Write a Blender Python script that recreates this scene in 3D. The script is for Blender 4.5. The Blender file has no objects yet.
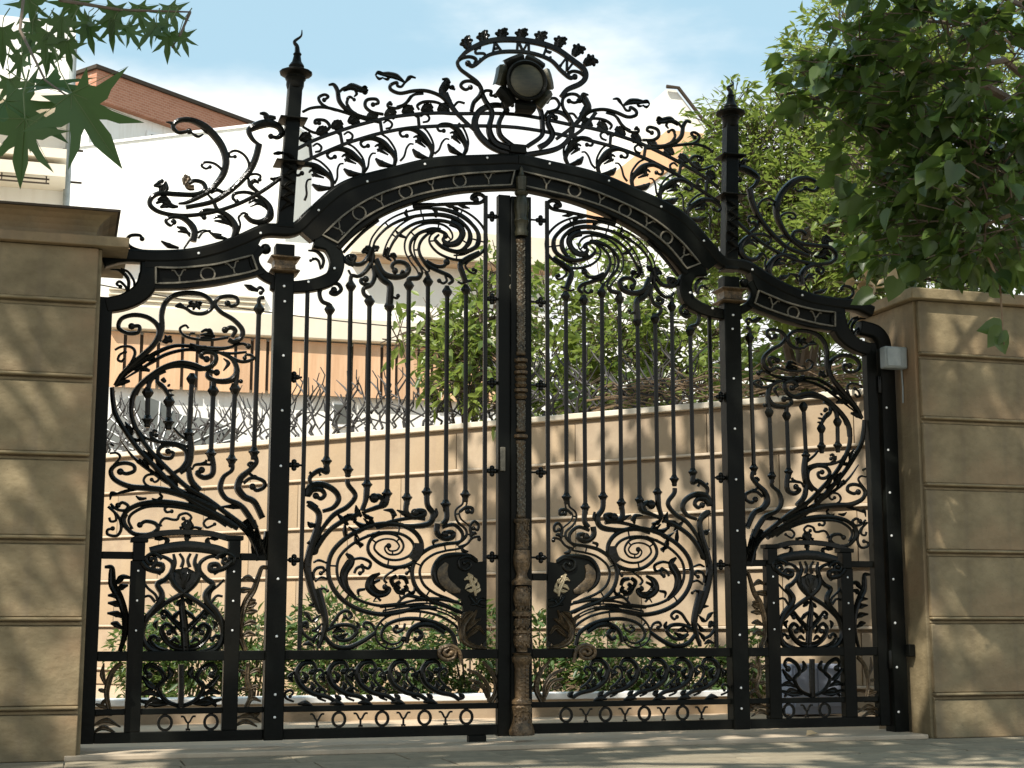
import bpy, bmesh, math, random
from mathutils import Vector, Matrix, noise
R=math.radians
random.seed(7)
sc=bpy.context.scene
COL=sc.collection

# ------------------------------------------------------------------ survey
# The gate stands in the plane y=0 (x to the right, z up, 0 = its meeting line).
# Its ironwork was surveyed from the photograph: positions read off the picture
# are turned once into metres on that plane and built there at real thickness.
CAM=Vector((-2.7432,-8.9394,.76)); YAW=.2947; PIT=.1572; FOC=1488.7
FW=Vector((math.sin(YAW)*math.cos(PIT),math.cos(YAW)*math.cos(PIT),math.sin(PIT)))
RT=Vector((math.cos(YAW),-math.sin(YAW),0)); UP=RT.cross(FW)
def at(px,py,Y=0.0):
    d=FW*FOC+RT*(px-512)-UP*(py-384)
    return CAM+d*((Y-CAM.y)/d.y)
def gp(px,py):
    p=at(px,py); return (p.x,p.z)
CR={'B5':(70,500,3.938),'Z1':(120,110,6),'Z2':(290,60,6),'Z3':(440,20,6),'Z4':(340,190,6),'Z5':(100,280,6),'Z6':(100,400,6),
    'Z7':(290,480,6),'Z8':(370,480,6),'Y1':(90,520,5.368),'Y2':(290,590,6),'Y3':(380,590,6),'Y4':(520,590,6),
    'Y5':(690,620,4.876),'L5':(90,180,3.938),'L6':(270,140,3.938),'M2':(280,340,3.938),'T2':(240,0,3.938),
    'T3':(440,0,3.938),'P':(0,0,1)}
def cp(c,u,v):
    x0,y0,s=CR[c]; return gp(x0+u/s,y0+v/s)
def parse(c,s):
    out=[]
    for a in s.split():
        u,v=a.split(','); out.append(cp(c,float(u),float(v)))
    return out
MPX=1/152.0   # metres per photo pixel on the gate, nominal

# ------------------------------------------------------------------ materials
def newmat(name):
    m=bpy.data.materials.new(name); m.use_nodes=True
    nt=m.node_tree; b=nt.nodes['Principled BSDF']; return m,nt,b
def N(nt,t,**k):
    n=nt.nodes.new(t)
    for a,v in k.items(): setattr(n,a,v)
    return n
def mottled(name,c1,c2,scale=6,rough=.7,bump=.15,metal=0,detail=6,coat=0,c3=None,bscale=None,spec=None,rr=None,stretch=None,vary=0,streak=None):
    m,nt,b=newmat(name)
    tc=N(nt,'ShaderNodeTexCoord'); src=tc.outputs['Object']
    if stretch:
        mp=N(nt,'ShaderNodeMapping'); mp.inputs['Scale'].default_value=stretch
        nt.links.new(src,mp.inputs[0]); src=mp.outputs[0]
    n1=N(nt,'ShaderNodeTexNoise'); n1.inputs['Scale'].default_value=scale; n1.inputs['Detail'].default_value=detail
    n1.inputs['Roughness'].default_value=.65
    nt.links.new(src,n1.inputs['Vector'])
    r=N(nt,'ShaderNodeValToRGB'); r.color_ramp.elements[0].position=.3; r.color_ramp.elements[1].position=.7
    r.color_ramp.elements[0].color=(*c1,1); r.color_ramp.elements[1].color=(*c2,1)
    nt.links.new(n1.outputs['Fac'],r.inputs['Fac']); colr=r.outputs['Color']
    if c3:
        n3=N(nt,'ShaderNodeTexNoise'); n3.inputs['Scale'].default_value=scale*.23; n3.inputs['Detail'].default_value=5
        nt.links.new(src,n3.inputs['Vector'])
        r3=N(nt,'ShaderNodeValToRGB'); r3.color_ramp.elements[0].position=.48; r3.color_ramp.elements[1].position=.68
        r3.color_ramp.elements[0].color=(0,0,0,1); r3.color_ramp.elements[1].color=(1,1,1,1)
        nt.links.new(n3.outputs['Fac'],r3.inputs['Fac'])
        mx=N(nt,'ShaderNodeMix',data_type='RGBA'); mx.inputs[7].default_value=(*c3,1)
        nt.links.new(r3.outputs['Color'],mx.inputs[0]); nt.links.new(colr,mx.inputs[6]); colr=mx.outputs[2]
    if streak:      # rain streaks and grime
        m4=N(nt,'ShaderNodeMapping'); m4.inputs['Scale'].default_value=(5,5,.45); nt.links.new(tc.outputs['Object'],m4.inputs[0])
        n4=N(nt,'ShaderNodeTexNoise'); n4.inputs['Scale'].default_value=1.6; n4.inputs['Detail'].default_value=6; nt.links.new(m4.outputs[0],n4.inputs['Vector'])
        r4=N(nt,'ShaderNodeMapRange'); r4.inputs[1].default_value=.5; r4.inputs[2].default_value=.75; r4.inputs[4].default_value=.7; nt.links.new(n4.outputs['Fac'],r4.inputs[0])
        x4=N(nt,'ShaderNodeMix',data_type='RGBA'); x4.inputs[7].default_value=(*streak,1); nt.links.new(r4.outputs[0],x4.inputs[0]); nt.links.new(colr,x4.inputs[6]); colr=x4.outputs[2]
        n5=N(nt,'ShaderNodeTexVoronoi'); n5.inputs['Scale'].default_value=38; nt.links.new(tc.outputs['Object'],n5.inputs['Vector'])
        r5=N(nt,'ShaderNodeMapRange'); r5.inputs[1].default_value=.0; r5.inputs[2].default_value=.16; r5.inputs[3].default_value=.55; r5.inputs[4].default_value=0; nt.links.new(n5.outputs['Distance'],r5.inputs[0])
        x5=N(nt,'ShaderNodeMix',data_type='RGBA'); x5.inputs[7].default_value=(*[c*.6 for c in streak],1); nt.links.new(r5.outputs[0],x5.inputs[0]); nt.links.new(colr,x5.inputs[6]); colr=x5.outputs[2]
    if vary:
        oi=N(nt,'ShaderNodeObjectInfo'); mr2=N(nt,'ShaderNodeMapRange'); mr2.inputs[3].default_value=1-vary; mr2.inputs[4].default_value=1+vary
        hs=N(nt,'ShaderNodeHueSaturation'); nt.links.new(oi.outputs['Random'],mr2.inputs[0]); nt.links.new(mr2.outputs[0],hs.inputs['Value']); nt.links.new(colr,hs.inputs['Color']); colr=hs.outputs['Color']
    nt.links.new(colr,b.inputs['Base Color'])
    b.inputs['Roughness'].default_value=rough; b.inputs['Metallic'].default_value=metal
    b.inputs['Coat Weight'].default_value=coat
    if spec is not None: b.inputs['Specular IOR Level'].default_value=spec
    if rr:
        mr=N(nt,'ShaderNodeMapRange'); mr.inputs[3].default_value=rr[0]; mr.inputs[4].default_value=rr[1]
        nt.links.new(n1.outputs['Fac'],mr.inputs[0]); nt.links.new(mr.outputs[0],b.inputs['Roughness'])
    if bump:
        nb=N(nt,'ShaderNodeTexNoise'); nb.inputs['Scale'].default_value=bscale or scale*5; nb.inputs['Detail'].default_value=8
        nt.links.new(src,nb.inputs['Vector'])
        bp=N(nt,'ShaderNodeBump'); bp.inputs['Strength'].default_value=bump; bp.inputs['Distance'].default_value=.02
        nt.links.new(nb.outputs['Fac'],bp.inputs['Height']); nt.links.new(bp.outputs[0],b.inputs['Normal'])
    return m
def leafmat(name,c1,c2,rough=.45,trans=.3,tcol=(.2,.3,.04)):
    m,nt,b=newmat(name)
    g=N(nt,'ShaderNodeNewGeometry')
    r=N(nt,'ShaderNodeValToRGB'); r.color_ramp.elements[0].color=(*c1,1); r.color_ramp.elements[1].color=(*c2,1)
    nt.links.new(g.outputs['Random Per Island'],r.inputs['Fac'])
    nt.links.new(r.outputs['Color'],b.inputs['Base Color'])
    b.inputs['Roughness'].default_value=rough
    t=N(nt,'ShaderNodeBsdfTranslucent'); t.inputs['Color'].default_value=(*tcol,1)
    mx=N(nt,'ShaderNodeMixShader'); mx.inputs[0].default_value=trans
    out=nt.nodes['Material Output']
    nt.links.new(b.outputs[0],mx.inputs[1]); nt.links.new(t.outputs[0],mx.inputs[2]); nt.links.new(mx.outputs[0],out.inputs['Surface'])
    return m
M={}
M['iron']=mottled('black iron',(.003,.0036,.0032),(.008,.0086,.007),scale=9,rough=.3,bump=.1,bscale=60,rr=(.08,.24),spec=.17,c3=(.009,.0075,.0055))
M['ironflat']=mottled('black iron plate',(.0032,.0038,.0034),(.0075,.0085,.007),scale=4,rough=.4,bump=.08,bscale=30,rr=(.24,.5),spec=.085,c3=(.008,.007,.005))
M['brush']=mottled('gold brushed iron',(.012,.010,.007),(.13,.088,.045),scale=30,rough=.42,bump=.25,bscale=90,metal=.3)
M['bronze']=mottled('patinated bronze',(.017,.012,.006),(.175,.112,.055),scale=24,rough=.38,bump=.4,bscale=70,metal=.3)
M['line']=mottled('old gilding',(.06,.054,.04),(.17,.15,.11),scale=30,rough=.5,bump=.1)
M['gold']=mottled('gold leaf',(.27,.21,.12),(.44,.36,.23),scale=20,rough=.4,bump=.1,metal=.3)
M['olive']=mottled('bronze disc',(.018,.017,.009),(.045,.041,.021),scale=12,rough=.33,bump=.1,metal=.3,stretch=(1,1,7))
M['rivet']=mottled('bright steel',(.6,.6,.58),(.8,.8,.78),scale=20,rough=.3,bump=0,metal=.3)

# ------------------------------------------------------------------ objects
def setp(o,label=None,cat=None,group=None,kind=None):
    if label: o['label']=label
    if cat: o['category']=cat
    if group: o['group']=group
    if kind: o['kind']=kind
    return o
def empty(name,loc,label,cat,group=None):
    o=bpy.data.objects.new(name,None); COL.objects.link(o); o.location=loc; o.empty_display_size=.2
    return setp(o,label,cat,group)
def worldloc(o):
    v=Vector((0,0,0))
    while o: v+=Vector(o.location); o=o.parent
    return v
class MB:
    """collects vertices (world metres) and faces, then links them as one mesh object"""
    def __init__(s): s.v=[]; s.f=[]
    def add(s,vs,fs):
        n=len(s.v); s.v+= [tuple(p) for p in vs]; s.f+=[tuple(n+i for i in f) for f in fs]
    def box(s,a,b):
        x0,y0,z0=[min(p,q) for p,q in zip(a,b)]; x1,y1,z1=[max(p,q) for p,q in zip(a,b)]
        s.add([(x0,y0,z0),(x1,y0,z0),(x1,y1,z0),(x0,y1,z0),(x0,y0,z1),(x1,y0,z1),(x1,y1,z1),(x0,y1,z1)],
              [(0,3,2,1),(4,5,6,7),(0,1,5,4),(1,2,6,5),(2,3,7,6),(3,0,4,7)])
    def lathe(s,x,y,prof,seg=14,sq=False,lean=0.0,z0=0):
        """prof: list of (radius,z)"""
        vs=[];fs=[];k=4 if sq else seg
        for r,z in prof:
            for i in range(k):
                a=2*math.pi*(i+(.5 if sq else 0))/k; rr=r*(1.4142 if sq else 1)
                vs.append((x+lean*(z-z0)+rr*math.cos(a),y+rr*math.sin(a),z))
        for j in range(len(prof)-1):
            for i in range(k):
                a=j*k+i;b=j*k+(i+1)%k; fs.append((a,b,b+k,a+k))
        fs.append(tuple(reversed(range(k)))); fs.append(tuple(range(len(prof)*k-k,len(prof)*k)))
        s.add(vs,fs)
    def ball(s,c,r,ry=None,seg=8,rings=5):
        ry=ry or r; vs=[(c[0],c[1],c[2]-r)];fs=[]
        for j in range(1,rings):
            t=math.pi*j/rings-math.pi/2
            for i in range(seg):
                a=2*math.pi*i/seg
                vs.append((c[0]+r*math.cos(t)*math.cos(a),c[1]+ry*math.cos(t)*math.sin(a),c[2]+r*math.sin(t)))
        vs.append((c[0],c[1],c[2]+r)); n=len(vs)
        for i in range(seg): fs.append((0,1+(i+1)%seg,1+i))
        for j in range(rings-2):
            for i in range(seg):
                a=1+j*seg+i;b=1+j*seg+(i+1)%seg; fs.append((a,b,b+seg,a+seg))
        q=1+(rings-2)*seg
        for i in range(seg): fs.append((q+i,q+(i+1)%seg,n-1))
        s.add(vs,fs)
    def sweep(s,pts,hw,prof='round',hd=None,y=0.0,closed=False):
        """sweep along a line in the gate plane; pts [(x,z)], hw half widths per point (metres)"""
        n=len(pts)
        if prof=='round': P=[(math.cos(t),math.sin(t)) for t in [2*math.pi*i/8 for i in range(8)]]
        elif prof=='flat': P=[(1,-.75),(.8,-1),(-.8,-1),(-1,-.75),(-1,.75),(-.8,1),(.8,1),(1,.75)]
        elif prof=='chan': P=[(1,-.5),(.85,-1),(.6,-1),(.42,-.35),(-.42,-.35),(-.6,-1),(-.85,-1),(-1,-.5),(-1,1),(1,1)]
        elif prof=='leaf': P=[(1,.1),(.5,-.75),(0,-.35),(-.5,-.75),(-1,.1),(-.5,.7),(.5,.7)]
        k=len(P); vs=[];fs=[]
        for i in range(n):
            a=pts[i-1] if (i>0 or closed) else pts[i]; b=pts[(i+1)%n] if (i<n-1 or closed) else pts[i]
            tx,tz=b[0]-a[0],b[1]-a[1]; l=math.hypot(tx,tz) or 1; nx,nz=-tz/l,tx/l
            h=hw[i]; d=hd if hd else h*1.15
            if hd and prof!='chan': d=max(min(hd,hd*(h/(max(hw)+1e-9))**.5),.001)
            for q in P: vs.append((pts[i][0]+nx*q[0]*h,y+q[1]*d,pts[i][1]+nz*q[0]*h))
        m=n if closed else n-1
        for i in range(m):
            for j in range(k):
                a=i*k+j;b=i*k+(j+1)%k;c=((i+1)%n)*k+(j+1)%k;e=((i+1)%n)*k+j
                fs.append((a,b,c,e))
        if not closed:
            fs.append(tuple(reversed(range(k)))); fs.append(tuple(range((n-1)*k,n*k)))
        s.add(vs,fs)
    def plate(s,poly,y0,y1):
        n=len(poly)
        s.add([(p[0],y0,p[1]) for p in poly]+[(p[0],y1,p[1]) for p in poly],
              [tuple(range(n)),tuple(reversed(range(n,2*n)))]+[(i,i+n,(i+1)%n+n,(i+1)%n) for i in range(n)])
    def strip(s,A,B,y0,y1):
        """solid between two lines of equal length in the gate plane"""
        n=len(A); vs=[]
        for a,b in zip(A,B): vs+= [(a[0],y0,a[1]),(b[0],y0,b[1]),(b[0],y1,b[1]),(a[0],y1,a[1])]
        fs=[]
        for i in range(n-1):
            for j in range(4): fs.append((i*4+j,i*4+(j+1)%4,i*4+4+(j+1)%4,i*4+4+j))
        fs.append((0,1,2,3)); fs.append(tuple(reversed(range(4*n-4,4*n))))
        s.add(vs,fs)
    def tube3(s,pts,rad,k=6):
        """round tube through 3-D points"""
        n=len(pts); vs=[];fs=[]; pts=[Vector(p) for p in pts]
        for i in range(n):
            t=(pts[min(i+1,n-1)]-pts[max(i-1,0)]).normalized()
            a=t.cross(Vector((.13,.31,.94))); 
            if a.length<.01: a=t.cross(Vector((1,0,0)))
            a.normalize(); b=t.cross(a); r=rad[i] if isinstance(rad,(list,tuple)) else rad
            for j in range(k):
                q=2*math.pi*j/k; vs.append(pts[i]+a*(r*math.cos(q))+b*(r*math.sin(q)))
        for i in range(n-1):
            for j in range(k):
                fs.append((i*k+j,i*k+(j+1)%k,i*k+k+(j+1)%k,i*k+k+j))
        fs.append(tuple(reversed(range(k)))); fs.append(tuple(range((n-1)*k,n*k)))
        s.add(vs,fs)
    def build(s,name,mat,parent=None,sx=1,smooth=True,origin=None,fixn=True,angle=40):
        o0=worldloc(parent) if parent else Vector(origin or (0,0,0))
        loc=Vector((0,0,0))
        vs=[(sx*p[0]-o0.x,p[1]-o0.y,p[2]-o0.z) for p in s.v]
        if parent is not None:      # each part carries its own origin
            c=Vector((sum(p[0] for p in vs),sum(p[1] for p in vs),sum(p[2] for p in vs)))/len(vs); loc=c
            vs=[(p[0]-c.x,p[1]-c.y,p[2]-c.z) for p in vs]
        me=bpy.data.meshes.new(name); me.from_pydata(vs,[],s.f)
        if fixn:
            bm=bmesh.new(); bm.from_mesh(me); bmesh.ops.recalc_face_normals(bm,faces=bm.faces); bm.to_mesh(me); bm.free()
        if smooth:
            me.polygons.foreach_set('use_smooth',[True]*len(me.polygons))
            try: me.set_sharp_from_angle(angle=R(angle))
            except Exception: pass
        me.materials.append(M[mat] if isinstance(mat,str) else mat)
        o=bpy.data.objects.new(name,me); COL.objects.link(o)
        if parent is not None: o.parent=parent; o.location=loc
        else: o.location=o0
        return o
def bevel(o,w,seg=2):
    b=o.modifiers.new('bevel','BEVEL'); b.width=w; b.segments=seg; b.limit_method='ANGLE'; b.angle_limit=R(50)
    return o
def crom(pts,per=6,closed=False):
    """Catmull-Rom through the points"""
    n=len(pts)
    if n<3 and not closed: 
        return [(pts[0][0]+(pts[1][0]-pts[0][0])*t/3,pts[0][1]+(pts[1][1]-pts[0][1])*t/3) for t in range(4)],[t/3 for t in range(4)]
    out=[];par=[]
    segs=n if closed else n-1
    for i in range(segs):
        if closed: p0,p1,p2,p3=pts[i-1],pts[i],pts[(i+1)%n],pts[(i+2)%n]
        else:
            p1,p2=pts[i],pts[i+1]
            p0=pts[i-1] if i>0 else (2*p1[0]-p2[0],2*p1[1]-p2[1])
            p3=pts[i+2] if i<n-2 else (2*p2[0]-p1[0],2*p2[1]-p1[1])
        for j in range(per):
            t=j/per
            out.append(tuple(.5*((2*p1[k])+(-p0[k]+p2[k])*t+(2*p0[k]-5*p1[k]+4*p2[k]-p3[k])*t*t+(-p0[k]+3*p1[k]-3*p2[k]+p3[k])*t**3) for k in (0,1)))
    if not closed: out.append(tuple(pts[-1]))
    m=len(out)
    return out,[i/(m-1) for i in range(m)]
def cromc(pts,per=6):
    """half of a line that is symmetric about x=0: level where it meets its mirror image"""
    P,T=crom(list(pts)+[(-pts[-2][0],pts[-2][1])],per); P=P[:-per]; n=len(P)
    return P,[i/(n-1) for i in range(n)]
def lerplist(L,t):
    if not isinstance(L,(list,tuple)): return L
    x=t*(len(L)-1); i=min(int(x),len(L)-2); return L[i]+(L[i+1]-L[i])*(x-i)
def stroke(mb,c,s,w,prof='round',y=0.0,hd=None):
    """one or several strokes 'u,v u,v ... | ...' of width w photo pixels; a leading or trailing * puts a bulb there"""
    for part in s.split('|'):
        part=part.strip(); b0=part.startswith('*'); b1=part.endswith('*'); part=part.strip('*').strip()
        pts=parse(c,part) if isinstance(c,str) else [c(*map(float,a.split(','))) for a in part.split()]
        P,T=crom(pts)
        if prof=='dbl':
            for off,fr in ((-.34,.2),(.34,.13)):
                Q=[]
                for i,p in enumerate(P):
                    a=P[max(i-1,0)];b=P[min(i+1,len(P)-1)];l=math.hypot(b[0]-a[0],b[1]-a[1]) or 1; ww=lerplist(w,T[i])*MPX*off
                    Q.append((p[0]-(b[1]-a[1])/l*ww,p[1]+(b[0]-a[0])/l*ww))
                mb.sweep(Q,[max(lerplist(w,t)*fr,.75)*MPX for t in T],'round',None,y)
            for q in range(0,len(P)-1,14):
                a=P[q];b=P[q+1];l=math.hypot(b[0]-a[0],b[1]-a[1]) or 1; ww=lerplist(w,T[q])*MPX*.36; nx,nz=-(b[1]-a[1])/l,(b[0]-a[0])/l
                mb.sweep([(a[0]-nx*ww,a[1]-nz*ww),(a[0]+nx*ww,a[1]+nz*ww)],[.7*MPX]*2,'round',None,y)
            if b0: mb.ball((P[0][0],y,P[0][1]),2.2*MPX)
            if b1: mb.ball((P[-1][0],y,P[-1][1]),2.2*MPX)
            continue
        hw=[max(lerplist(w,t),.35)*MPX*.5 for t in T]
        mb.sweep(P,hw,prof,hd,y)
        if b0: mb.ball((P[0][0],y,P[0][1]),hw[0]*1.75)
        if b1: mb.ball((P[-1][0],y,P[-1][1]),hw[-1]*1.75)
SUN=(-.50,-.42,.76); SUNE=5.0; SKY=.082; EXPO=.6; CLOUD=(9.8,9.9,9.7,1); VEIL=(5.0,7.5,8.7,1); SHADE=95
MPX=1/158.0*1.29
# ------------------------------------------------------------------ the gate
# ornament of one leaf: (part name, material, profile, half depth, [(sheet, width(s), strokes)])
LEAF=[]
def S(name,*items,mat='iron',prof='round',hd=None,y=0.0): LEAF.append((name,mat,prof,hd,y,items))
# --- fan of waves under the arch
S('wave_scroll',('Z4',[4.1,6.6,8.2,8.2,4.9],'185,345 205,290 260,225 330,178 420,145 520,130 620,133 710,160 775,210 805,275 790,335 740,372 680,380'),prof='dbl',hd=.012)
S('wave_scroll',('Z4',[4.9,6.6,8.2,8.2,4.9],'270,400 285,350 312,295 360,235 440,185 530,165 620,165 700,190 745,235 752,290 720,340 660,352 610,335'),prof='dbl',hd=.012)
S('wave_scroll',('Z4',[4.9,5.8,7.4,8.2,4.9],'485,505 470,470 430,415 405,360 412,300 455,250 520,222 590,222 640,245 660,280 640,300'),prof='dbl',hd=.013)
S('wave_scroll',('Z4',[4.1,5.8,6.6,3.3],'530,490 490,440 462,380 462,320 495,268 550,240 605,240'),prof='dbl',hd=.013)
S('wave_scroll',('Z4',[4.9,7.4,9.1,9.9,8.2,4.9],'440,95 570,98 690,122 790,178 850,255 850,335 790,385 700,395 610,365 560,318 556,285 585,258'),prof='dbl',hd=.014)
S('wave_scroll',('Z4',[6,5.5,4,2.5],'660,195 715,220 735,262 712,305 660,325 620,302 632,275 *'),hd=.014)
S('wave_scroll',('Z4',[2.5,3.5,3.5,2.5],'470,345 485,400 530,455 600,490 655,515 675,545 650,565'),('Z4',2.2,'*595,545 618,560 640,545 632,515'),('Z4',3.2,'*640,432 620,458 570,455 515,425'))
S('spray',('Z4',[1,3.5,2],'400,115 395,140 410,165 | 540,105 575,130 575,165 | 650,92 690,110 710,128 | 330,240 360,270 395,285 | 480,260 520,245 560,250'),prof='leaf',hd=.012)
S('scroll',('Z4',[2.5,3],'20,375 70,320 140,250 230,180'))
S('scroll',('Z4',[3,4.5,5,4.5],'835,372 765,408 722,448 735,500 757,560'),('Z4',2,'*800,478 818,482 806,500 775,488 752,450 795,412 835,390'),('Z4',2,'705,550 730,560 755,548 790,545'))
S('scroll',('Z4',[2.5,3.2,4],'*60,405 82,420 62,435 35,412 55,395 90,400 80,440 125,445 165,410 188,350'))
S('leaf_boss',('Z4',[2,6,3],'185,470 190,400 188,345 | 150,340 170,350 190,365 | 235,340 215,350 195,365 | 130,375 155,365 185,372'),prof='leaf',hd=.016)
S('scroll',('Z4',[4,3,3.5],'188,440 150,492 110,518 70,515 62,560'),('Z4',2,'50,480 60,500 70,515'))
S('scroll',('Z4',[4,3.5,3.5],'200,455 208,520 185,570 142,592 145,625 175,650'),('Z4',3,'*155,535 125,540 135,562 180,568'))
S('scroll',('Z4',[5,5.5,6],'205,455 250,532 298,570 300,640 296,690'),('Z4',2,'*348,635 342,650 312,640'))
S('scroll',('Z4',[5,5,4.5,3.5,3],'215,415 255,495 320,522 385,512 412,475 390,440 340,432 312,455 330,485 *'),('Z4',[1,3,1],'270,505 280,525 300,520 | 360,505 375,488 390,500'))
S('flower',('Z4',[1.5,3,1.5],'265,375 285,405 310,425 | 285,395 320,400 335,435 | 300,385 325,385 340,405'),('Z4',2.2,'290,345 275,375 285,400'),prof='leaf',hd=.012)
S('scroll',('Z4',[4,4,4],'485,500 468,528 415,535 410,575'))
S('scroll',('Z4',[3,3,3.5,3.2],'440,97 600,87 760,80 835,78 868,52 845,28 805,30 790,50 815,58 *'),('Z4',[1,3.5,1],'700,85 740,100 780,110 | 620,88 660,98 700,110'))
S('scroll',('Z4',3.4,'530,555 528,520 515,490'),('Z4',3.4,'640,600 640,575'))
S('scroll',('L6',[3,3.5,3.5],'*252,590 238,602 258,608 280,588 262,565 215,572 195,600 205,635 235,650 238,672'),('L6',[1,2.2],'250,552 262,570'))
S('scroll',('L6',[2.2,2.6,3],'*322,470 332,485 312,490 298,470 318,458'),('L6',3,'285,455 298,480 330,495'))
# --- side field, upper scrolls
S('scroll',('Z5',[3,3,3.5,4,4.5,3],'*190,278 235,278 228,315 165,320 112,285 130,232 200,210 280,222 340,265 355,320 325,385 265,445 195,505 130,570 90,635'))
S('scroll',('Z5',[2.5,3,3.5,4,4.2,4.2],'462,158 510,168 560,198 625,200 672,165 660,120 605,85 520,78 440,95 390,140 370,210 372,290 350,370'))
S('flower',('Z5',[1.5,4,1.5],'450,160 480,150 510,165 | 520,160 560,150 610,150 | 540,135 565,150 560,180 | 580,125 585,150 600,178'),('Z5',[1,3,1],'530,140 555,125 | 590,130 615,140'),prof='leaf',hd=.012)
S('scroll',('Z5',[2.8,3,3.4,4,4],'*765,140 790,158 825,140 820,108 775,96 715,108 690,145 725,192 800,238 852,295 848,345 805,372 770,358'),('Z5',[3,4,3],'*750,300 785,285 812,305 790,345'))
S('scroll',('Z5',[1.8,2.2,2.2],'532,290 512,272 480,292 500,330 560,352 660,360 770,345'),('Z5',1.6,'570,320 545,320 535,335'))
S('flower',('Z5',[1.5,2.8,1.5],'690,335 650,325 600,330 | 680,330 660,300 630,305 | 670,330 640,300 605,312 | 690,340 640,345 600,345'),prof='leaf',hd=.012)
S('spear_leaf',('Z5',[1.5,4,3.5,2.5,4,2,2.6],'90,630 170,550 250,492 350,430 450,395 560,398 660,412 760,408 850,382 890,398 *'),('Z5',[1,3,2.5,2],'120,610 200,560 300,500 400,445 520,418 640,428 780,440 880,432'),prof='leaf',hd=.014)
S('spray',('Z5',[1,5,2],'540,380 575,405 600,440 | 555,415 590,410 640,400 | 390,330 405,355 435,370 | 400,375 410,355 425,335 | 370,370 395,365 430,350 | 190,540 250,530 300,545 | 90,640 130,615 180,605 | 240,470 290,470 330,460'),prof='leaf',hd=.014)
S('scroll',('Z5',[4.5,4.5,4,4,3.5,3],'188,768 198,700 230,645 300,580 390,522 480,497 560,508 630,532 688,498 692,450 640,432 602,455 640,475 *'))
S('scroll',('Z5',[3,3,2],'215,690 255,620 330,560 420,522 510,520 600,540 680,522'))
S('scroll',('Z5',[2,4,5,4,3.5,3],'700,430 790,472 822,545 785,600 705,607 648,582 655,550 700,555 *'),('Z5',[1,3.5,1],'740,470 770,500 740,545'))
S('scroll',('Z5',[2,2.6,3],'*868,468 880,448 912,455 918,475 870,490 820,482 735,435'))
S('scroll',('Z5',[1.8,2,2.2],'*150,432 120,448 108,478 130,488 148,470'),('Z5',[1.8,2.4,2.6],'88,420 130,400 185,402 210,435 185,500 120,575'))
S('scroll',('Z5',[4,3.5,2],'287,660 302,605 345,568 395,548'),('Z5',[2,4.5,3],'350,570 345,612 385,650 415,700 | *385,605 372,590'),('Z5',[1,2.5,1],'405,640 420,625 | 400,665 440,660 | 405,690 445,690'))
S('scroll',('Z5',[1,5,2.5],'865,28 900,45 950,65'),('Z5',[2,2.6,2],'*965,78 980,62 960,45 935,60 905,60'),('Z5',3.2,'955,170 955,115 985,105'),prof='round')
S('scroll',('Z5',[4,4],'682,650 682,605'),('Z5',[4,4],'812,650 822,560'),('Z5',2,'*845,608 820,612'))
S('corner_scroll',('L5',[1,3,2.6,2],'80,352 120,358 150,390 150,430 135,455'),('L5',[1.8,2.2,2],'*120,420 105,410 118,400 140,420 150,445'),('L5',2,'120,350 150,362 172,395 175,420'))
S('ring_scroll',('L6',[1.5,3.5,2],'150,435 185,440 210,470 205,505'),('L6',[1.5,2.5,1.8],'165,465 190,475 200,510 | *160,475 180,468 195,480'))
S('scroll',('L6',[3,3.4,2.6],'90,555 95,555 96,556'),)
LEAF.pop()
# --- side field, lower
S('great_scroll',('Z6',[3.4,4,4,4.5,5,5],'72,-75 78,0 95,85 150,182 235,300 340,412 460,535 590,628 720,700 830,768'))
S('great_scroll',('Z6',[3.6,4,4,4,4,4],'187,-10 190,95 228,195 305,310 412,420 520,520 640,592 760,680 880,768'))
S('stem',('Z6',[1,3,3,2],'120,240 200,342 290,415 420,505 520,560 640,620'),('Z6',[1,5,1],'150,130 180,180 190,230 | 260,300 300,350 310,400 | 380,450 440,480 470,540 | 480,500 540,540 580,600 | 290,330 270,370 300,420 | 560,620 620,640 680,690'),('Z6',[1,4,1],'170,190 210,260 | 200,230 240,250 | 210,260 220,300 | 330,350 380,420 | 540,560 600,600 | 640,590 690,630 | 720,640 800,640 850,652'),prof='leaf',hd=.018)
S('scroll',('Z6',[3,3,3.2,4,5,6],'*122,430 160,442 205,425 200,392 150,378 92,392 65,432 95,482 185,520 300,530 420,548 560,592 700,655'))
S('scroll',('Z6',[1.6,2,2],'58,320 100,318 120,345 82,392'),('Z6',2,'62,262 85,275'))
S('scroll',('Z6',[1.8,2,2],'*310,478 330,492 352,475 335,448 285,450 262,480 280,510 330,530'),('Z6',1.6,'220,370 238,382 250,365 235,352'))
S('scroll',('Z6',[3.2,3.5,3.6,4,4.5,5],'165,775 138,740 138,700 175,655 260,620 400,612 560,640 690,690 800,755'),('B5',[2.6,3.4,3.4,3.2],'*275,98 298,84 335,92 345,115 310,136 250,132 218,100 213,74 222,55'),('B5',[2,2.4,2.2],'*168,112 148,118 150,136 185,140 202,110 190,65 150,25'))
S('scroll',('Z6',[2,2.4,2.6,3,3],'195,775 172,725 195,680 280,640 400,636 540,655 680,705 760,755'))
S('scroll',('Z6',[1.8,2.2,2],'*430,668 400,672 388,652 405,640'),('Z6',[1.8,2.2,2],'*500,712 525,728 548,705 520,680 478,690 465,715 440,718 390,710 362,738 368,760'),('Z6',[1.6,2,2],'*688,745 672,755 640,765 622,738 650,712 710,718'))
S('scroll',('Z6',[2,2.6,2.4],'62,622 100,655 150,662 168,635 135,615 108,632 *'),('Z6',[2,2,2],'60,640 92,685 95,722 65,728 55,705'))
S('spray',('Z6',[1,2.6,2],'62,575 150,548 240,532'),('Z6',[1,3,1.5],'215,575 240,592 280,590 | 310,590 345,600 370,580 355,560 | 60,600 70,560 100,560'),prof='leaf',hd=.01)
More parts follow.
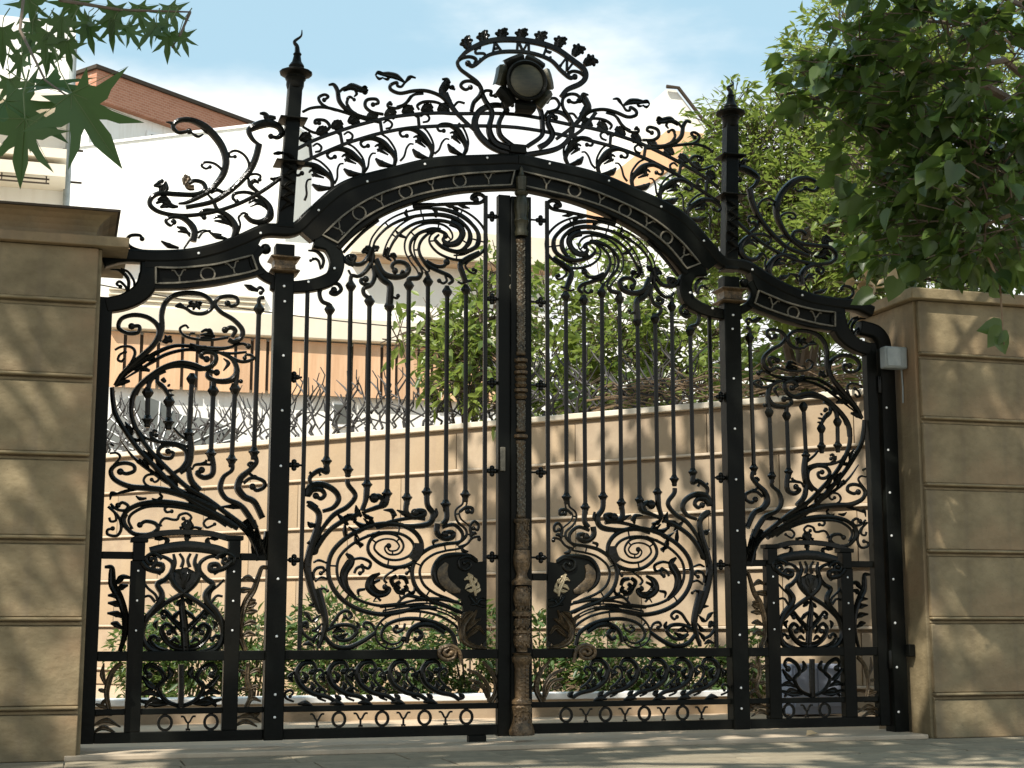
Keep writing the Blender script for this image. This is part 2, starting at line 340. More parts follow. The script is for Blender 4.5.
S('scroll',('Z6',[2.6,3,3.4,3.6,3],'*408,308 440,318 425,348 378,345 348,310 380,272 450,268 512,302 520,360 488,410 440,440'))
S('scroll',('Z6',[1.5,3,2.2],'235,180 270,225 350,250 450,258 530,282'),('Z6',[2,2.6,2],'*338,212 318,205 325,182 345,190 | 300,190 308,220 350,248'),('Z6',[2,2.6],'440,165 470,200 520,240'))
S('scroll',('Z6',[5,5.5,5,3],'535,205 545,300 530,390 480,440'),('Z6',[4,5,5],'530,390 545,480 600,545'))
S('scroll',('Z6',[4.5,4.5,4,3],'668,330 680,400 670,450 622,465 582,440 610,420 *'),('Z6',[1.5,2.6,2],'552,420 570,390 620,385 660,388 | 600,382 630,375 640,360'))
S('scroll',('Z6',[4,3,4.5,4,5,5],'790,365 792,420 742,462 722,530 755,590 838,630 888,690 935,770'))
S('scroll',('Z6',[4,3.5,5,6,5,5],'925,320 938,375 900,420 845,468 828,530 865,580 925,612 975,710'),('Z6',[2,2.2],'*905,398 888,388 905,375 930,385'),('Z6',[3,3.2,2.6],'*915,520 940,542 982,525 985,492 945,470 900,470 860,500'),('Z6',[1,3,1],'890,440 920,455 | 920,450 950,470'))
S('bud',('Y1',[4,5,5],'770,-5 860,80 905,190'),('Y1',[3.5,4,4],'830,0 880,85 915,190'),('Y1',[3,4,4],'880,0 905,90 920,190'),('Y1',[3,4,4],'945,60 940,120 925,190'),('Y1',[4,11,13,8],'870,85 900,130 915,180 922,215'),prof='leaf',hd=.03)
# --- main field, lower
S('great_scroll',('Z7',[3,5,7,8.5,9,9,8.5,8,8,8],'640,385 600,372 565,405 585,435 640,432 668,395 648,352 590,340 520,365 488,425 515,480 590,503 680,492 745,440 752,365 700,310 620,288 530,290 430,325 340,375 275,450 255,540 275,620 335,695 430,755 530,778 | 530,778 620,798 700,790 800,775'),prof='dbl',hd=.02)
LEAF.pop()
S('great_scroll',('Z7',[3.4,4,5,6.5,7.5,8.5,9.5,9.5,9.5,9.5,9.5,9,8],'*592,395 578,412 600,436 648,430 668,392 632,347 562,338 502,365 490,425 560,488 650,502 735,468 768,400 735,335 655,295 545,290 440,320 340,378 272,455 255,545 278,630 340,705 430,755 540,780 640,772 760,745 880,745'),prof='dbl',hd=.022)
S('ring_cuff',('Z7',[7,8,7],'735,478 765,430 770,380'),prof='flat',hd=.03)
S('main_stem',('Z7',[4,6,6,6,5,5],'185,800 150,720 118,610 105,510 125,410 160,300 172,200 110,140'),('Z7',[2,3.2,3],'98,132 125,138 165,165'),('Z7',[2.5,4,4,4],'130,420 190,300 262,210 345,160 392,95 350,30 345,-5'),('Z7',[4,4,4],'140,440 220,320 310,250 420,200'))
S('spray',('Z7',[1,5,2],'105,250 125,270 160,270 | 150,320 190,350 170,400 | 100,380 130,370 150,345 | 110,450 150,430 170,380 | 280,200 320,240 350,270 | 300,240 345,225 400,240 | 340,205 380,220 390,260 | 395,150 405,190 430,220'),prof='leaf',hd=.016)
S('acanthus',('Z7',[1,4,2],'430,190 460,220 500,230 | 350,280 400,310 440,300 | 370,230 420,270 480,270 | 400,360 430,400 410,380 | 390,320 400,370 440,390 | 460,330 500,330 540,310 | 330,250 330,310 335,360 | 440,230 480,270 490,290 | 470,210 490,250 510,270'),prof='leaf',hd=.022)
S('scroll',('Z7',[3,3.6,5,5,4.5,3],'*155,95 185,112 208,88 185,58 135,58 105,90 125,35 200,28 268,65 292,115 260,165 195,188'))
S('scroll',('M2',[4.5,4,3],'183,490 185,520 160,512 128,530 117,548 124,574'),('M2',[1,2.4],'130,530 115,520 | 150,515 160,535'))
S('scroll',('Z7',[5,5,4,4],'462,40 455,115 432,185'),('Z7',[4.5,4.5,4,3],'582,90 572,145 520,165 440,192 | *505,108 532,98 558,120 540,152'))
S('scroll',('Z7',[4.5,4.5,4.5,4],'702,115 697,190 735,222 795,215 805,192 770,185 750,198 *'),('Z7',[1,4,1.5],'560,180 610,185 640,215 | 600,190 620,210 615,235 | 640,180 680,200 695,220'))
S('scroll',('Z7',[4.5,4.5,5,4.5,3,2],'820,80 825,150 858,205 835,262 740,278 600,270 515,292'),('Z7',[3,3,2],'810,235 730,228 600,250 520,278'),('Z7',[2,3,2],'875,170 880,205 860,240'))
S('scroll',('Z7',[4.5,4.5,4.5],'937,150 940,230 915,268'),('Z8',[5,4.5,4,3.4],'405,262 402,315 440,350 490,345 500,320 470,312 450,325 *'),('Z8',[3,3.2,2],'430,285 500,268 550,310 552,355 520,392'),('Z8',[1,3,2],'385,395 380,370 410,360'))
S('great_scroll',('Z8',[4.5,4.5,5,6,7,8,8.5,9,9,8],'572,95 565,150 525,188 535,240 588,292 590,345 540,390 450,405 370,428 300,482 275,555 302,640 375,700 480,742 590,790'),prof='dbl',hd=.02)
S('scroll',('Z8',[2.6,3,2.6],'*585,188 612,195 612,170 575,165 540,190'),('Z8',[2,2.2,2],'*655,355 652,340 612,350 580,385 530,402'))
S('acanthus',('Z7',[2,7,6,3],'335,440 368,480 325,560 335,640 395,712'),('Z7',[2,2.6,2.6,2],'370,478 430,470 482,495 470,530 432,515 *'),('Z7',[1.6,2.2,1.6],'140,495 175,482 225,500 | 150,610 190,585 235,600 | *225,665 200,650 180,670 195,690'),prof='leaf',hd=.016)
S('acanthus',('Z7',[2,8,5,2.6],'540,560 490,590 480,640 520,680 570,680 595,655 570,642 *'),('Z7',[1,3,2],'480,655 500,620 540,600 | 415,700 410,665 450,655'),prof='leaf',hd=.016)
S('rosette',('Z7',[3,4,3],'640,575 610,600 625,640 | 650,580 690,590 705,625 | 660,610 640,630 660,655 | 690,630 700,655 670,665 | 625,640 650,670 690,680'),('Z7',[1.8,2.2],'690,510 610,550 565,590 580,620 | 700,660 740,680 750,640'),prof='leaf',hd=.018)
S('thorn_stem',('Z7',[2,3,3,3],'640,745 700,695 800,712 900,715 1010,735'),('Z7',[1,2.2],'655,690 665,710 | 760,640 745,665 700,690 | 500,730 520,705 545,725'))
S('wave_scroll',('Y2',[2.4,3,3,2.5],'540,98 650,88 780,72 900,82 1010,132'),('Y2',[2.4,3,3],'560,130 680,110 800,100 930,132 1030,190'),prof='dbl',hd=.012)
S('great_scroll',('Y2',[3.5,5,7,8,8.5,9],'*680,295 655,328 600,338 545,308 532,250 575,190 665,155 780,152 900,182 990,245 1020,330'),prof='dbl',hd=.02)
S('scroll',('Y2',[3,4.5,5,4],'700,320 715,255 770,212 850,212 925,255'),('Y2',[3,4,3],'745,250 770,245 790,270 765,300 740,285'))
S('scroll',('Y2',[3.5,4,4,3.5],'195,262 255,330 340,348 430,312 512,258'),('Y2',[3,3.5,3],'215,245 290,212 370,215 400,250 360,295 300,300 255,270'))
S('spray',('Y2',[1,4,1.5],'250,260 290,240 330,250 | 270,280 310,280 350,260 | 380,250 410,220 400,190 | 180,150 150,180 130,190 | 190,200 160,240 130,245 | 190,250 150,290 140,320 | 200,270 175,320 165,352 | 120,10 140,40 170,60 | 110,90 150,90 180,70'),prof='leaf',hd=.014)
S('tendril',('Z7',[2,2.6,2.4],'*185,560 205,545 195,525 160,530 140,560 145,600'),('Z7',[2,2.6,2.2],'*420,560 440,545 430,520 400,530 385,560'),('Z7',[1.8,2.4,2],'*700,560 720,540 705,520 680,530'))
S('tendril',('Z8',[2,2.6,2.6,2],'*620,290 645,300 650,270 625,250 600,280 605,330'),('Z8',[1.5,3.5,1.5],'600,340 625,320 640,325 | 545,395 560,425 590,430'))
S('tendril',('Y2',[2,2.8,2.6],'*330,160 350,175 370,150 340,125 300,140 270,180 240,220'),('Y2',[2,2.6,2],'*460,230 440,215 455,195 490,205 510,240'),('Y2',[2,2.6,2],'*640,220 620,235 640,255 680,235 690,200'))
S('tendril',('Y2',[2,3,2.6],'*85,210 105,225 100,195 75,205 70,240 100,280 140,300'),('Y2',[1.5,4,1.5],'80,130 105,150 130,190 | 75,330 110,320 140,335'))
S('main_stem',('Y2',[6,6,5,3],'165,-10 192,90 212,190 200,265 170,350'))
S('gilt_scroll',('Y3',[3,3.4,3,3.6,3],'*420,378 395,392 375,375 400,350 440,365 432,405 390,418 350,395 355,355 405,335 450,350 472,385 480,440'),mat='bronze',y=-.035)
S('gilt_acanthus',('Y3',[2,5,6,3],'635,348 550,335 495,290 495,215 555,135'),('Y3',[1,4,1.5],'500,260 560,195 600,172 | 510,235 545,190 575,120 | 520,270 580,225 625,265 | 480,200 500,150 540,130 | 470,250 470,180 440,150 | 500,300 560,250 600,215'),mat='brush',prof='leaf',hd=.02,y=-.02)
# --- small panel in the side field
S('crown_bar',('Y1',[7,8,7],'322,172 380,158 455,146 525,142 600,148 680,162 735,182'),prof='flat',hd=.02)
S('crown_bar',('Y1',[4.5,4,4.5],'232,108 330,80 430,68 520,66 640,73 740,98 800,112'),prof='flat',hd=.018)
S('crown_drop',('Y1',[2,4,1],'395,95 415,110 395,140 | 345,100 375,98 410,100 | 640,95 630,115 655,140 | 690,100 670,98 640,100 | 525,70 520,100 525,135 | 510,95 525,70 540,100 | 760,110 765,140 760,165 | 280,110 270,140 285,170'),prof='leaf',hd=.014)
S('fleuron',('Y1',[2,9,4],'525,60 520,35 500,10 | 525,60 530,30 550,15 | 525,60 525,30 527,-2'),('Y1',[1.5,2.6],'525,60 500,40 480,45 | 525,60 560,40 600,48 | 525,90 525,60'),prof='leaf',hd=.016)
S('volute',('Y1',[2.2,3,3,3],'*325,212 345,205 350,228 315,235 300,205 335,180 370,195 385,212'),('Y1',[3,4.5,4],'380,290 340,265 350,238 385,245 375,275 310,262 275,225'),mat='iron',y=-.03)
S('volute',('Y1',[2.2,3,3,3],'*740,215 720,208 710,232 755,240 772,205 735,180 690,190 678,212'),('Y1',[3,4.5,4],'660,290 690,265 680,240 645,245 650,272 710,262 760,225'),mat='iron',y=-.03)
S('lyre_bar',('Y1',[2,3,4,5,5,4],'320,235 345,200 395,198 440,228 438,275 405,318 362,345 385,395 378,440 335,488 292,550 280,625 325,695 415,722'))
S('lyre_bar',('Y1',[2,3,4,5,5,4],'745,230 705,200 640,198 592,230 590,275 625,318 660,345 622,395 630,440 675,490 705,550 712,625 680,690 600,722'))
S('lyre_bar',('Y1',[2,4,5,4,3],'448,182 455,230 435,290 450,340 500,390 600,455 690,540'),('Y1',[2,4,5,4,3],'575,182 562,230 582,290 560,340 505,390 400,450 300,535'))
S('lyre_bar',('Y1',[2,3],'480,180 500,215 490,255 | 540,180 525,215 535,255'),('Y1',[1.8,2.4],'285,325 310,365 350,400 365,435 | 720,320 690,350 650,385 640,430 | 285,415 320,408 350,440 | 712,410 680,408 650,445'))
S('heart_leaf',('Y1',[4,13,10,2],'450,275 475,300 485,345 500,385 | 560,275 545,300 520,345 502,385 | 505,255 510,300 500,350'),prof='leaf',hd=.02)
S('acanthus',('Y1',[2,5,6,6],'498,405 495,470 505,560 515,720'),('Y1',[1,4,2],'498,420 475,445 462,460 | 498,420 530,440 550,455 | 490,480 460,510 440,540 | 508,480 540,510 570,540'),
  ('Y1',[5,4,3,2.4],'508,600 470,560 430,520 405,490 385,500 395,520 *| 510,600 550,560 590,520 615,490 630,505 615,520 *'),('Y1',[5,4.5,3.4,2.6],'510,690 455,680 405,640 385,590 410,560 440,580 425,605 *| 515,690 570,680 620,640 640,590 615,560 585,580 600,605 *'),
  ('Y1',[4.5,4.5,3.4,2.4],'512,712 440,715 360,690 322,650 340,622 366,640 *| 516,712 590,715 660,690 698,650 680,622 655,640 *'),('Y1',[1,4,1.5],'430,650 455,640 480,660 | 360,590 350,560 365,540 | 590,650 565,640 540,660 | 660,590 672,560 655,540 | 470,560 450,590 470,620 | 545,560 565,590 545,620'),prof='leaf',hd=.018)
S('acanthus',('Y1',[2,5,6,5,3],'78,252 115,255 118,300 122,350 158,415 188,515 185,620 160,705'),('Y1',[1,5,1.5],'165,420 140,405 95,405 | 175,470 140,450 95,445 | 185,530 145,505 92,500 | 185,590 140,560 110,555 | 120,360 150,330 180,305 230,315 | 130,390 170,360 205,350'),prof='leaf',hd=.018)
S('acanthus',('Y1',[3,3.5,5,5,4],'*965,262 925,255 905,300 880,372 838,440 810,530 805,620 835,702'),('Y1',[1,5,1.5],'880,372 850,375 805,380 805,405 | 895,340 850,310 810,325 | 845,440 890,430 | 820,500 860,490 900,490 | 810,570 860,550 895,555 | 830,470 870,455 895,445 | 810,630 850,610 890,620'),mat='brush',prof='leaf',hd=.018)
# --- bottom band, surveyed on the other leaf and turned over
def mir(c,x0=0): 
    def g(u,v):
        q=cp(c,u,v); return (-q[0]+x0,q[1])
    return g
for k in range(5):
    d=.2*k-.01*k*(k>2)
    def g(u,v,d=d):
        q=cp('Y4',u,v); return (-q[0]-d,q[1])
    S('band_scroll',(g,[2.6,3,4.5,5,4,3],'*448,475 425,455 445,422 495,428 525,478 505,545 440,595 360,618 315,648'),(g,[1,5,1.5],'500,470 475,500 480,540 | 520,520 500,530 490,560 | 330,650 300,630 320,610 | 440,665 480,650 520,655 | 470,590 440,560 450,530 | 400,610 410,580 395,555 | 540,470 560,500 545,530'),(g,[1.8,2.4,2.4,1.8],'*400,500 385,480 402,462 428,480 430,520 400,560 360,590'),(g,[1.6,2.2,1.6],'*560,610 545,590 560,575 585,590 580,620 540,640'))
S('band_acanthus',(mir('Y4'),[4,5,4,2],'135,678 98,590 120,500 180,425'),(mir('Y4'),[3,3.5,2],'145,665 150,575 195,510 270,470 | 150,640 190,560 260,530 | 200,590 240,575 220,560'),prof='leaf',hd=.014,mat='brush')
for sgn in (1,-1):
    def g(u,v,sgn=sgn):
        q=cp('Y5',u,v); q0=cp('Y5',597,v)[0]; return (-(q0+(q[0]-q0)*sgn),q[1])
    S('panel_leaf',(g,[3,3.6,3.5,3],'595,372 540,345 510,290 535,255 520,215 480,192 462,215 478,238 *'),(g,[1,5,2],'520,330 480,310 445,320 | 515,300 480,280 450,240 | 560,360 500,360 440,345 | 540,260 560,230 550,200 | 535,350 490,345 460,375'),prof='leaf',hd=.014)
S('panel_stem',(mir('Y5'),[4.5,4.5],'595,190 595,280 597,375'))
S('side_acanthus',(mir('Y5'),[3,4.5,3],'335,190 340,260 325,330 350,400'),(mir('Y5'),[1,4,1.5],'340,240 300,220 285,235 | 340,240 370,220 | 330,300 295,290 | 330,310 365,300 | 285,360 320,345 350,380 | 285,450 330,420 385,430 | 300,470 345,445 390,465 | 330,400 310,420 290,410'),prof='leaf',hd=.014,mat='brush')
S('side_acanthus',(mir('Y5'),[3,4.5,3],'815,180 850,220 870,300 860,380'),(mir('Y5'),[1,4,1.5],'870,300 900,290 | 865,330 890,350 | 860,370 910,350 | 880,180 885,230 870,280 | 820,450 870,420 920,440 | 830,480 880,450 920,470 | 850,400 880,390 915,400'),prof='leaf',hd=.014,mat='brush')

# rows of ring and forked letters in the bottom band
def ring(mb,cx,cz,rx,rz,w,y,hd,ang=0):
    pts=[]
    for i in range(20):
        a=2*math.pi*i/20; u,v=rx*math.cos(a),rz*math.sin(a)
        pts.append((cx+u*math.cos(ang)-v*math.sin(ang),cz+u*math.sin(ang)+v*math.cos(ang)))
    mb.sweep(pts,[w]*20,'flat',hd,y,closed=True)
def wye(mb,cx,cz,r,w,y,hd,ang=0):
    for s in ('-1,.78 -.72,.8 -.5,.62 -.22,.1 0,-.05','1,.78 .72,.8 .5,.62 .22,.1 0,-.05','0,-.05 0,-.5 0,-.95','-.3,-.98 0,-.92 .3,-.98'):
        P,_=crom([tuple(map(float,q.split(','))) for q in s.split()],4)
        P=[(cx+r*(p[0]*math.cos(ang)-p[1]*math.sin(ang)),cz+r*(p[0]*math.sin(ang)+p[1]*math.cos(ang))) for p in P]
        mb.sweep(P,[w]*len(P),'flat',hd,y)

# bars of one leaf: top (x,y) and bottom (x,y) in the photograph, knops at the two ends
BARS=[((329.7,309.6),(326.5,461.4)),((350.8,286),(348,470)),((369.5,301.2),(367,485)),((389.3,306.3),(387,494)),((408.9,285.2),(407,498)),
      ((428,281.4),(426.8,492.4)),((447.2,291.6),(445.8,504.5)),((466,289.8),(465.4,495)),
      ((147.8,392.5),(147.5,420)),((169,401.7),(168.7,422.5)),((192,379),(188.8,434)),((213.3,390.8),(210.8,454)),((235,389),(231.7,460)),((259,309),(254,452.5))]
STILES=[((307.6,287),(299.3,650)),((485.6,196),(484.2,650))]
ZM=.5547; ZL=.243; ZB=.1
def knop(x,z,flip=False):
    k=MB(); P=[(.017,-.035),(.02,-.028),(.026,-.022),(.037,-.003),(.037,.003),(.026,.02),(.019,.028),(.016,.035)]
    if flip: P=[(.016,-.045),(.021,-.034),(.019,-.026),(.028,-.008),(.037,.0),(.037,.007),(.026,.014),(.018,.03)]
    k.lathe(x,0,[(r*.92,z+h) for r,h in P],sq=False,seg=6); return k
def rivets(parent,pts,sx=1,r=.0085,y=-.052):
    for x,z in pts:
        m=MB(); m.ball((x,y,z),r,ry=.006,seg=8,rings=4); m.build('rivet','rivet',parent,sx)
def quatrefoil(x,z,x0,x1):
    m=MB(); 
    for a in range(4):
        m.ball((x+.02*math.cos(a*math.pi/2),0,z+.02*math.sin(a*math.pi/2)),.017,ry=.014)
    m.ball((x,-.008,z),.013); m.sweep([(x0,z),((x0+x1)/2,z),(x1,z)],[.007]*3); return m
def build_leaf(sx,loc,label):
    g=empty('gate_leaf',loc,label,'gate leaf','leaves of the wrought iron gate')
    def P(mb,name,mat='ironflat',bev=.004,parent=g):
        o=mb.build(name,mat,parent,sx,smooth=True)
        if bev: bevel(o,bev)
        return o
    # hanging stile at the jamb and the strong pillar inside the leaf
    m=MB(); m.box((-2.575,-.035,.07),(-2.5,.035,2.64)); P(m,'hanging_stile')
    m=MB(); m.box((-1.553,-.05,.068),(-1.436,.05,3.035)); pil=P(m,'pillar',bev=.006)
    m=MB(); m.lathe(-1.495,0,[(.062,2.85),(.08,2.854),(.092,2.864),(.078,2.874),(.066,2.878),(.064,2.90),(.068,2.93),(.078,2.936),(.094,2.946),(.08,2.956),(.062,2.96)],sq=True)
    bevel(m.build('collar','bronze',pil,sx),.004)
    rivets(g,[(-1.49,.33+.335*i) for i in range(8)]+[(-1.49,.2)],sx,y=-.051)
    m=MB()
    if sx>0: m.box((-.128,-.03,.06),(-.048,.03,3.47))
    else: m.box((-.092,-.03,.06),(-.03,.03,3.47))
    P(m,'meeting_stile')
    xin=-.128 if sx>0 else -.092
    segs=[(-2.5,-1.553),(-1.436,xin)]
    for name,z,h,d in (('middle_rail',ZM,.028,.028),('lower_rail',ZL,.017,.02),('bottom_rail',ZB,.03,.03)):
        m=MB()
        for a,b in segs: m.box((a,-d,z-h),(b,d,z+h))
        P(m,name)
    m=MB(); m.box((-2.5,-.018,1.108),(-2.277,.018,1.15)); P(m,'short_rail'); m=MB(); m.box((-1.71,-.018,1.108),(-1.553,.018,1.15)); P(m,'short_rail')
    # posts of the small panel
    for (xa,ya),(xb,yb) in (((139.5,540),(134.5,652)),((234.5,538),(231,652))):
        a=gp(xa,ya);b=gp(xb,yb); x=(a[0]+b[0])/2
        m=MB(); m.box((x-.044,-.032,.13),(x+.044,.032,a[1]-.12)); m.box((x-.034,-.04,a[1]-.12),(x+.034,.04,a[1]-.015)); m.box((x-.05,-.044,a[1]-.015),(x+.05,.044,a[1]+.012)); P(m,'panel_post')
        rivets(g,[(x,.7+.17*i) for i in range(3)],sx,y=-.034,r=.007)
    # bars
    for (t,b) in STILES:
        a=gp(*t);c=gp(*b); m=MB(); m.sweep([a,((a[0]+c[0])/2,(a[1]+c[1])/2),c],[.0125]*3,'flat',.0125); m.build('bar','iron',g,sx)
    for t,b in BARS:
        a=gp(*t);c=gp(*b); m=MB(); m.sweep([a,((a[0]+c[0])/2,(a[1]+c[1])/2),c],[.0148]*3,'round',.0148); o=m.build('bar','iron',g,sx)
        knop(*a).build('knop','iron',o,sx); knop(*c,flip=True).build('knop','iron',o,sx)
    xp=-1.436
    for y in (377,465,560): 
        z=gp(293,y)[1]; quatrefoil(gp(294,y)[0],z,xp,gp(302,y)[0]).build('quatrefoil','iron',g,sx)
    for y in (216.5,299,383,471,557):
        z=gp(492,y)[1]; quatrefoil(gp(492,y)[0],z,gp(486,y)[0],xin-.0).build('quatrefoil','iron',g,sx)
    # traced ornament
    for name,mat,prof,hd,y,items in LEAF:
        if name in ('spray','lyre_bar','corner_scroll','ring_scroll','crown_drop','rosette','tendril'):
            for c,w,s in items:
                for q in s.split('|'):
                    m=MB(); stroke(m,c,q,w,prof,y,hd); m.build('leaf_spray' if name=='spray' else name,mat,g,sx)
            continue
        m=MB()
        for c,w,s in items: stroke(m,c,s,w,prof,y,hd)
        m.build(name,mat,g,sx)
    # lock plate with its gilded oak leaf
    P8=lambda u,v: cp('Z8',u,v)
    poly=[P8(*q) for q in ((372,560),(385,500),(425,462),(480,450),(560,452),(610,475),(640,492),(690,487),(697,600),(697,760),(697,960),(650,1000),(560,985),(520,900),(560,800),(545,720),(470,675),(410,630))]
    m=MB(); m.plate(poly,-.016,.016); lp=P(m,'lock_plate',bev=.003)
    m=MB(); stroke(m,'Z8','455,500 430,550 440,605 490,650 535,668',[3,8,8,7,3],'flat',-.02,.012); m.build('plate_ribbon','brush',lp,sx)
    m=MB(); stroke(m,'Z8','640,480 590,452 500,448 420,470 378,540 390,610 450,665',[2,3,4,4,4,3],'round',-.012); m.build('plate_edge','iron',lp,sx)
    m=MB(); stroke(m,'Z8','*560,500 585,490 600,515 570,540 530,520 535,475 590,462 640,490',[2,2.4,2.4,2.6],'round',-.018); m.build('plate_scroll','iron',lp,sx); m=MB(); stroke(m,'Z8','690,760 640,745 600,700 590,690',[2,4,2],'leaf',-.02,.008); stroke(m,'Z8','690,720 655,715 630,740 600,745',[2,4,2],'leaf',-.02,.008); m.build('plate_leaf','iron',lp,sx)
    m=MB(); stroke(m,'Z8','585,560 605,610 625,660 628,695',[1.5,3.4,3,1.5],'leaf',-.022,.008)
    stroke(m,'Z8','600,600 580,590 560,600 | 600,600 605,580 580,562 | 615,630 585,635 565,655 | 612,625 630,605 618,585 | 622,655 600,665 575,662 | 620,650 645,640 640,612 | 626,680 650,660 648,645',[1.5,3,.8],'leaf',-.022,.007); m.build('oak_leaf','gold',lp,sx)
    # letters of the bottom band
    xs=[-.32-.1305*i for i in range(8)]
    for i,x in enumerate(xs):
        m=MB(); z=(ZL+ZB)/2+.006
        if i%2==0: ring(m,x,z,.037,.041,.008,0,.009)
        else: wye(m,x,z,.042,.0055,0,.008)
        m.build('ring_letter' if i%2==0 else 'fork_letter','iron',g,sx)
    for i,x in enumerate((-1.85,-1.98,-2.11)):
        m=MB(); z=(ZL+ZB)/2+.006
        if i%2==0: ring(m,x,z,.037,.041,.008,0,.009)
        else: wye(m,x,z,.042,.0055,0,.008)
        m.build('ring_letter' if i%2==0 else 'fork_letter','iron',g,sx)
    # strap hinges
    for z in (.5,2.35):
        m=MB(); m.lathe(-2.585,-.045,[(.014,z-.06),(.016,z-.05),(.016,z+.05),(.014,z+.06)],seg=10); m.build('hinge','iron',g,sx)
    return g
left=build_leaf(1,(-2.58,0,0),'left wrought iron gate leaf of black bars and scrolls carrying the tall bronze meeting column')
right=build_leaf(-1,(2.58,0,0),'right wrought iron gate leaf of black scrolls, beside the grey box on the stone pier')

# meeting column on the left leaf
mcol=MB(); mcol.box((-.05,-.05,.06),(.068,-.02,3.46)); cm=bevel(mcol.build('meeting_column','ironflat',left),.004)
def zpx(y): return at(518,y,-.07).z
def lat(name,prof,mat='bronze',x=.012,y=-.07,seg=18,par=None):
    m=MB(); m.lathe(x,y,[(r*.88,zpx(v)) for r,v in prof],seg=seg); return m.build(name,mat,par or cm)
lat('column_base',[(.088,735),(.09,731),(.08,727),(.066,722),(.06,716),(.066,711),(.07,707),(.06,705)])
lat('column_shaft',[(.07,704),(.07,701),(.05,698),(.05,668),(.056,664),(.07,661),(.07,657),(.056,655),(.066,653)])
lat('column_vase',[(.04,652),(.038,649),(.056,644),(.06,639),(.046,634),(.062,633),(.062,631),(.04,629),(.056,624),(.054,620),(.036,617),(.066,616),(.068,612),(.04,609),(.056,603),(.062,598),(.054,591),(.036,586)])
lat('column_urn',[(.07,585),(.072,581),(.044,578),(.036,574),(.056,566),(.062,558),(.054,550)],mat='bronze')
lat('column_neck',[(.046,549),(.044,524),(.056,522),(.056,519)],mat='brush')
lat('column_finial',[(.046,236),(.05,232),(.04,228),(.052,222),(.055,221),(.044,217),(.056,208),(.05,200),(.036,196),(.05,194),(.052,192),(.034,190),(.04,182),(.04,177),(.02,175),(.012,170),(.014,168),(.004,166)],mat='olive')
# raised bead strips on the upper column and fluting on the shaft
for a_,b_,mt in ((518,440,'brush'),(432,400,'brush'),(355,238,'brush')):
    lat('relief_strip',[(.03,a_),(.036,a_-1),(.036,a_-3),(.028,a_-5),(.028,b_+5),(.036,b_+3),(.036,b_+1),(.03,b_)],mt,y=-.052,seg=12)
for z_ in (436,396,390,384,378,372,366,360):
    lat('column_band',[(.032,z_+2.4),(.05,z_+1.4),(.05,z_-1.4),(.032,z_-2.4)] if z_ in (436,390,372,360) else [(.034,z_+2.8),(.046,z_),(.034,z_-2.8)],'bronze',y=-.052,seg=14)
rnd=random.Random(4)
for a_,b_,n_ in ((514,444,120),(428,404,44),(350,243,170)):
    m=MB()
    for i in range(n_):
        z=zpx(a_)+(zpx(b_)-zpx(a_))*i/(n_-1); an=-1.57+1.25*math.sin(i*1.9); m.ball((.012+.025*math.cos(an),-.052+.025*math.sin(an),z),rnd.uniform(.0045,.0075),seg=6,rings=4)
    m.build('relief_beads','line',cm)
m=MB()
for i in range(9):
    z=zpx(699)+(zpx(666)-zpx(699))*i/8; m.box((.022,-.12,z-.006),(.04,-.1,z+.006))
for j in range(110):
    a=rnd.uniform(-2.6,-.5); z=zpx(rnd.uniform(520,547)); r=.043; m.ball((.012+r*math.cos(a),-.07+r*math.sin(a),z),.006,seg=6,rings=4)
for j in range(130):
    a=rnd.uniform(-2.7,-.4); z=zpx(rnd.uniform(588,648)); r=.047; m.ball((.012+r*math.cos(a),-.07+r*math.sin(a),z),.0075,seg=6,rings=4)
for j in range(40):
    a=rnd.uniform(-2.7,-.4); z=zpx(rnd.uniform(706,724)); r=.057; m.ball((.012+r*math.cos(a),-.07+r*math.sin(a),z),.0075,seg=6,rings=4)
m.build('column_relief','bronze',cm)
m=MB(); m.box((-.31,-.028,.012),(-.2,.028,.0695)); m.box((-.285,-.02,.0),(-.225,.02,.0118)); bevel(m.build('floor_stop','ironflat',left),.004)
# latch handle and little plates near the meeting stile
m=MB(); m.box((-.118,-.045,zpx(471)),(-.085,-.03,zpx(447))); bevel(m.build('latch_plate','line',left),.004)
m=MB(); stroke(m,'P','508,276 513,282 509,288 514,294 510,301',[1,2,2,2,1],'leaf',-.034,.006); m.build('latch_plate','line',left)
m=MB(); m.box((.095,-.03,at(540,577).z-.022),(.19,.02,at(540,577).z+.022)); bevel(m.build('lock_case','ironflat',right),.004)

